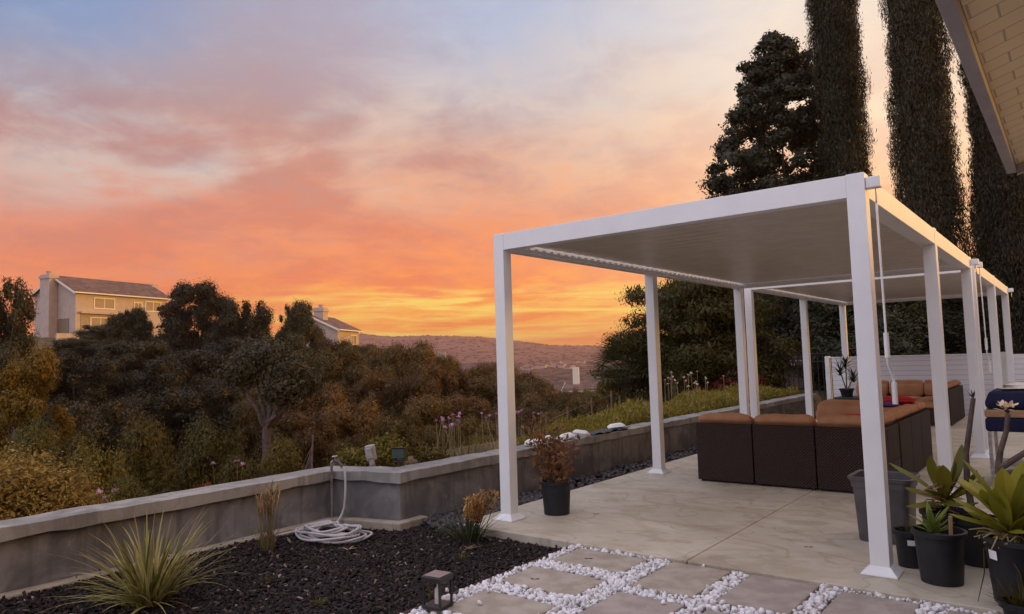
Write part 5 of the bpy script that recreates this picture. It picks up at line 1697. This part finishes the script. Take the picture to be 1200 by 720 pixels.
pc2 = at_d(390, 392, 100)
gable_house('distant_house', 'white gabled house with a square chimney on the skyline left of the glowing horizon', tuple(at_d(396, 410, 100)), ang + .25, 7.6, 8, 2.9, 1.9, 'stuccohouse', 'houseroof', .4, -6,
            [(1.0, 2.6, 1.6, 1.4, 6.1)], wins=[(4.6, 6.6, .9, 2.1)])
pc3 = at_d(512, 452, 80)
gable_house('hidden_house', 'tree hidden house with only its white chimney showing above the crowns at the centre', tuple(pc3), .6, 8, 7, 1.0, 1.2, 'stuccohouse', 'houseroof', .3, -6, [(.2, -1.0, .95, .8, float(at_d(520, 413, 80)[2] - pc3[2]))])
pc4 = at_d(664, 461, 52)
gable_house('hidden_house', 'tree hidden house showing only a white square chimney beside the fan palm', tuple(pc4), .5, 6, 6, .1, .5, 'trim', 'houseroof', .3, -6, [(.35, 1.6, .46, .46, float(at_d(673, 431, 52)[2] - pc4[2]))])

sh = gable_house('garden_shed', 'small mauve shed with a dark pitched roof behind the iron fence', (-4.6, 17.2, -.3), R(8), 3.4, 2.4, 1.5, .75, 'stuccohouse', 'houseroof', .25, -.2)
gable_house('neighbour_house', 'pinkish neighbouring house wall glimpsed between trunks behind the iron fence', (-4.6, 30, -.4), R(10), 9, 6, 2.2, 1.4, 'stuccohouse', 'houseroof', .3, -.3)

# tiny houses far off in the valley
GV = 'tiny pale houses far away in the valley'
r_ = np.random.RandomState(91)
for q in range(16):
    px_ = r_.uniform(612, 705); d_ = r_.uniform(640, 1100); base_ = at_d(px_, r_.uniform(426, 436), d_)
    gz_ = gz(base_[0], base_[1])
    gable_house('valley_house', 'tiny pale house among trees far off in the valley under the hills', (base_[0], base_[1], gz_), r_.uniform(0, 3.1), r_.uniform(6, 10), r_.uniform(6, 8), r_.uniform(2.0, 3.2), 1.8, 'stuccohouse', 'houseroof', .4, -2, group=GV)

# bushes and groves on the distant hills
n = 8000
a_ = np.radians(rs.uniform(-74, -14, n)); r_ = 160 * (2300 / 160) ** rs.rand(n)
x = CP[0] + r_ * np.sin(a_); y = CP[1] + r_ * np.cos(a_)
z = terrain(x, y)
sc = (1.4 + 2.6 * rs.rand(n))[:, None] * np.array([1.3, 1.3, .85])
a2_ = rs.rand(n) * 6.28
rz_ = np.zeros((n, 3, 3)); rz_[:, 0, 0] = np.cos(a2_); rz_[:, 0, 1] = -np.sin(a2_); rz_[:, 1, 0] = np.sin(a2_); rz_[:, 1, 1] = np.cos(a2_); rz_[:, 2, 2] = 1
P, Fq = scatter(lumpy(V2, 55, .5), F2, np.stack([x, y, z + .3], 1), sc, rz_)
tag(link('hill_scrub', mesh_np('hill_scrub', P, Fq), island_mat('hill_scrub', [(0, (.065, .042, .032)), (1, (.11, .065, .05))], .95)), 'scrub and groves dotted over the valley and distant hills', 'scrub', kind='stuff')

# ------------------------------------------------------------------ the evening air
hm_ = bpy.data.materials.new('evening_haze')
hm_.use_nodes = True
for nd in list(hm_.node_tree.nodes): hm_.node_tree.nodes.remove(nd)
ho = hm_.node_tree.nodes.new('ShaderNodeOutputMaterial')
hv = hm_.node_tree.nodes.new('ShaderNodeVolumePrincipled')
hv.inputs['Color'].default_value = (1.0, .60, .46, 1)
hv.inputs['Density'].default_value = .00026
hv.inputs['Anisotropy'].default_value = .6
hm_.node_tree.links.new(hv.outputs[0], ho.inputs['Volume'])
hb = MB().box(-3350, 3350, -3350, 3350, -150, 112).build('haze', hm_)
hb['kind'] = 'stuff'; hb['label'] = 'warm evening haze over the valley'
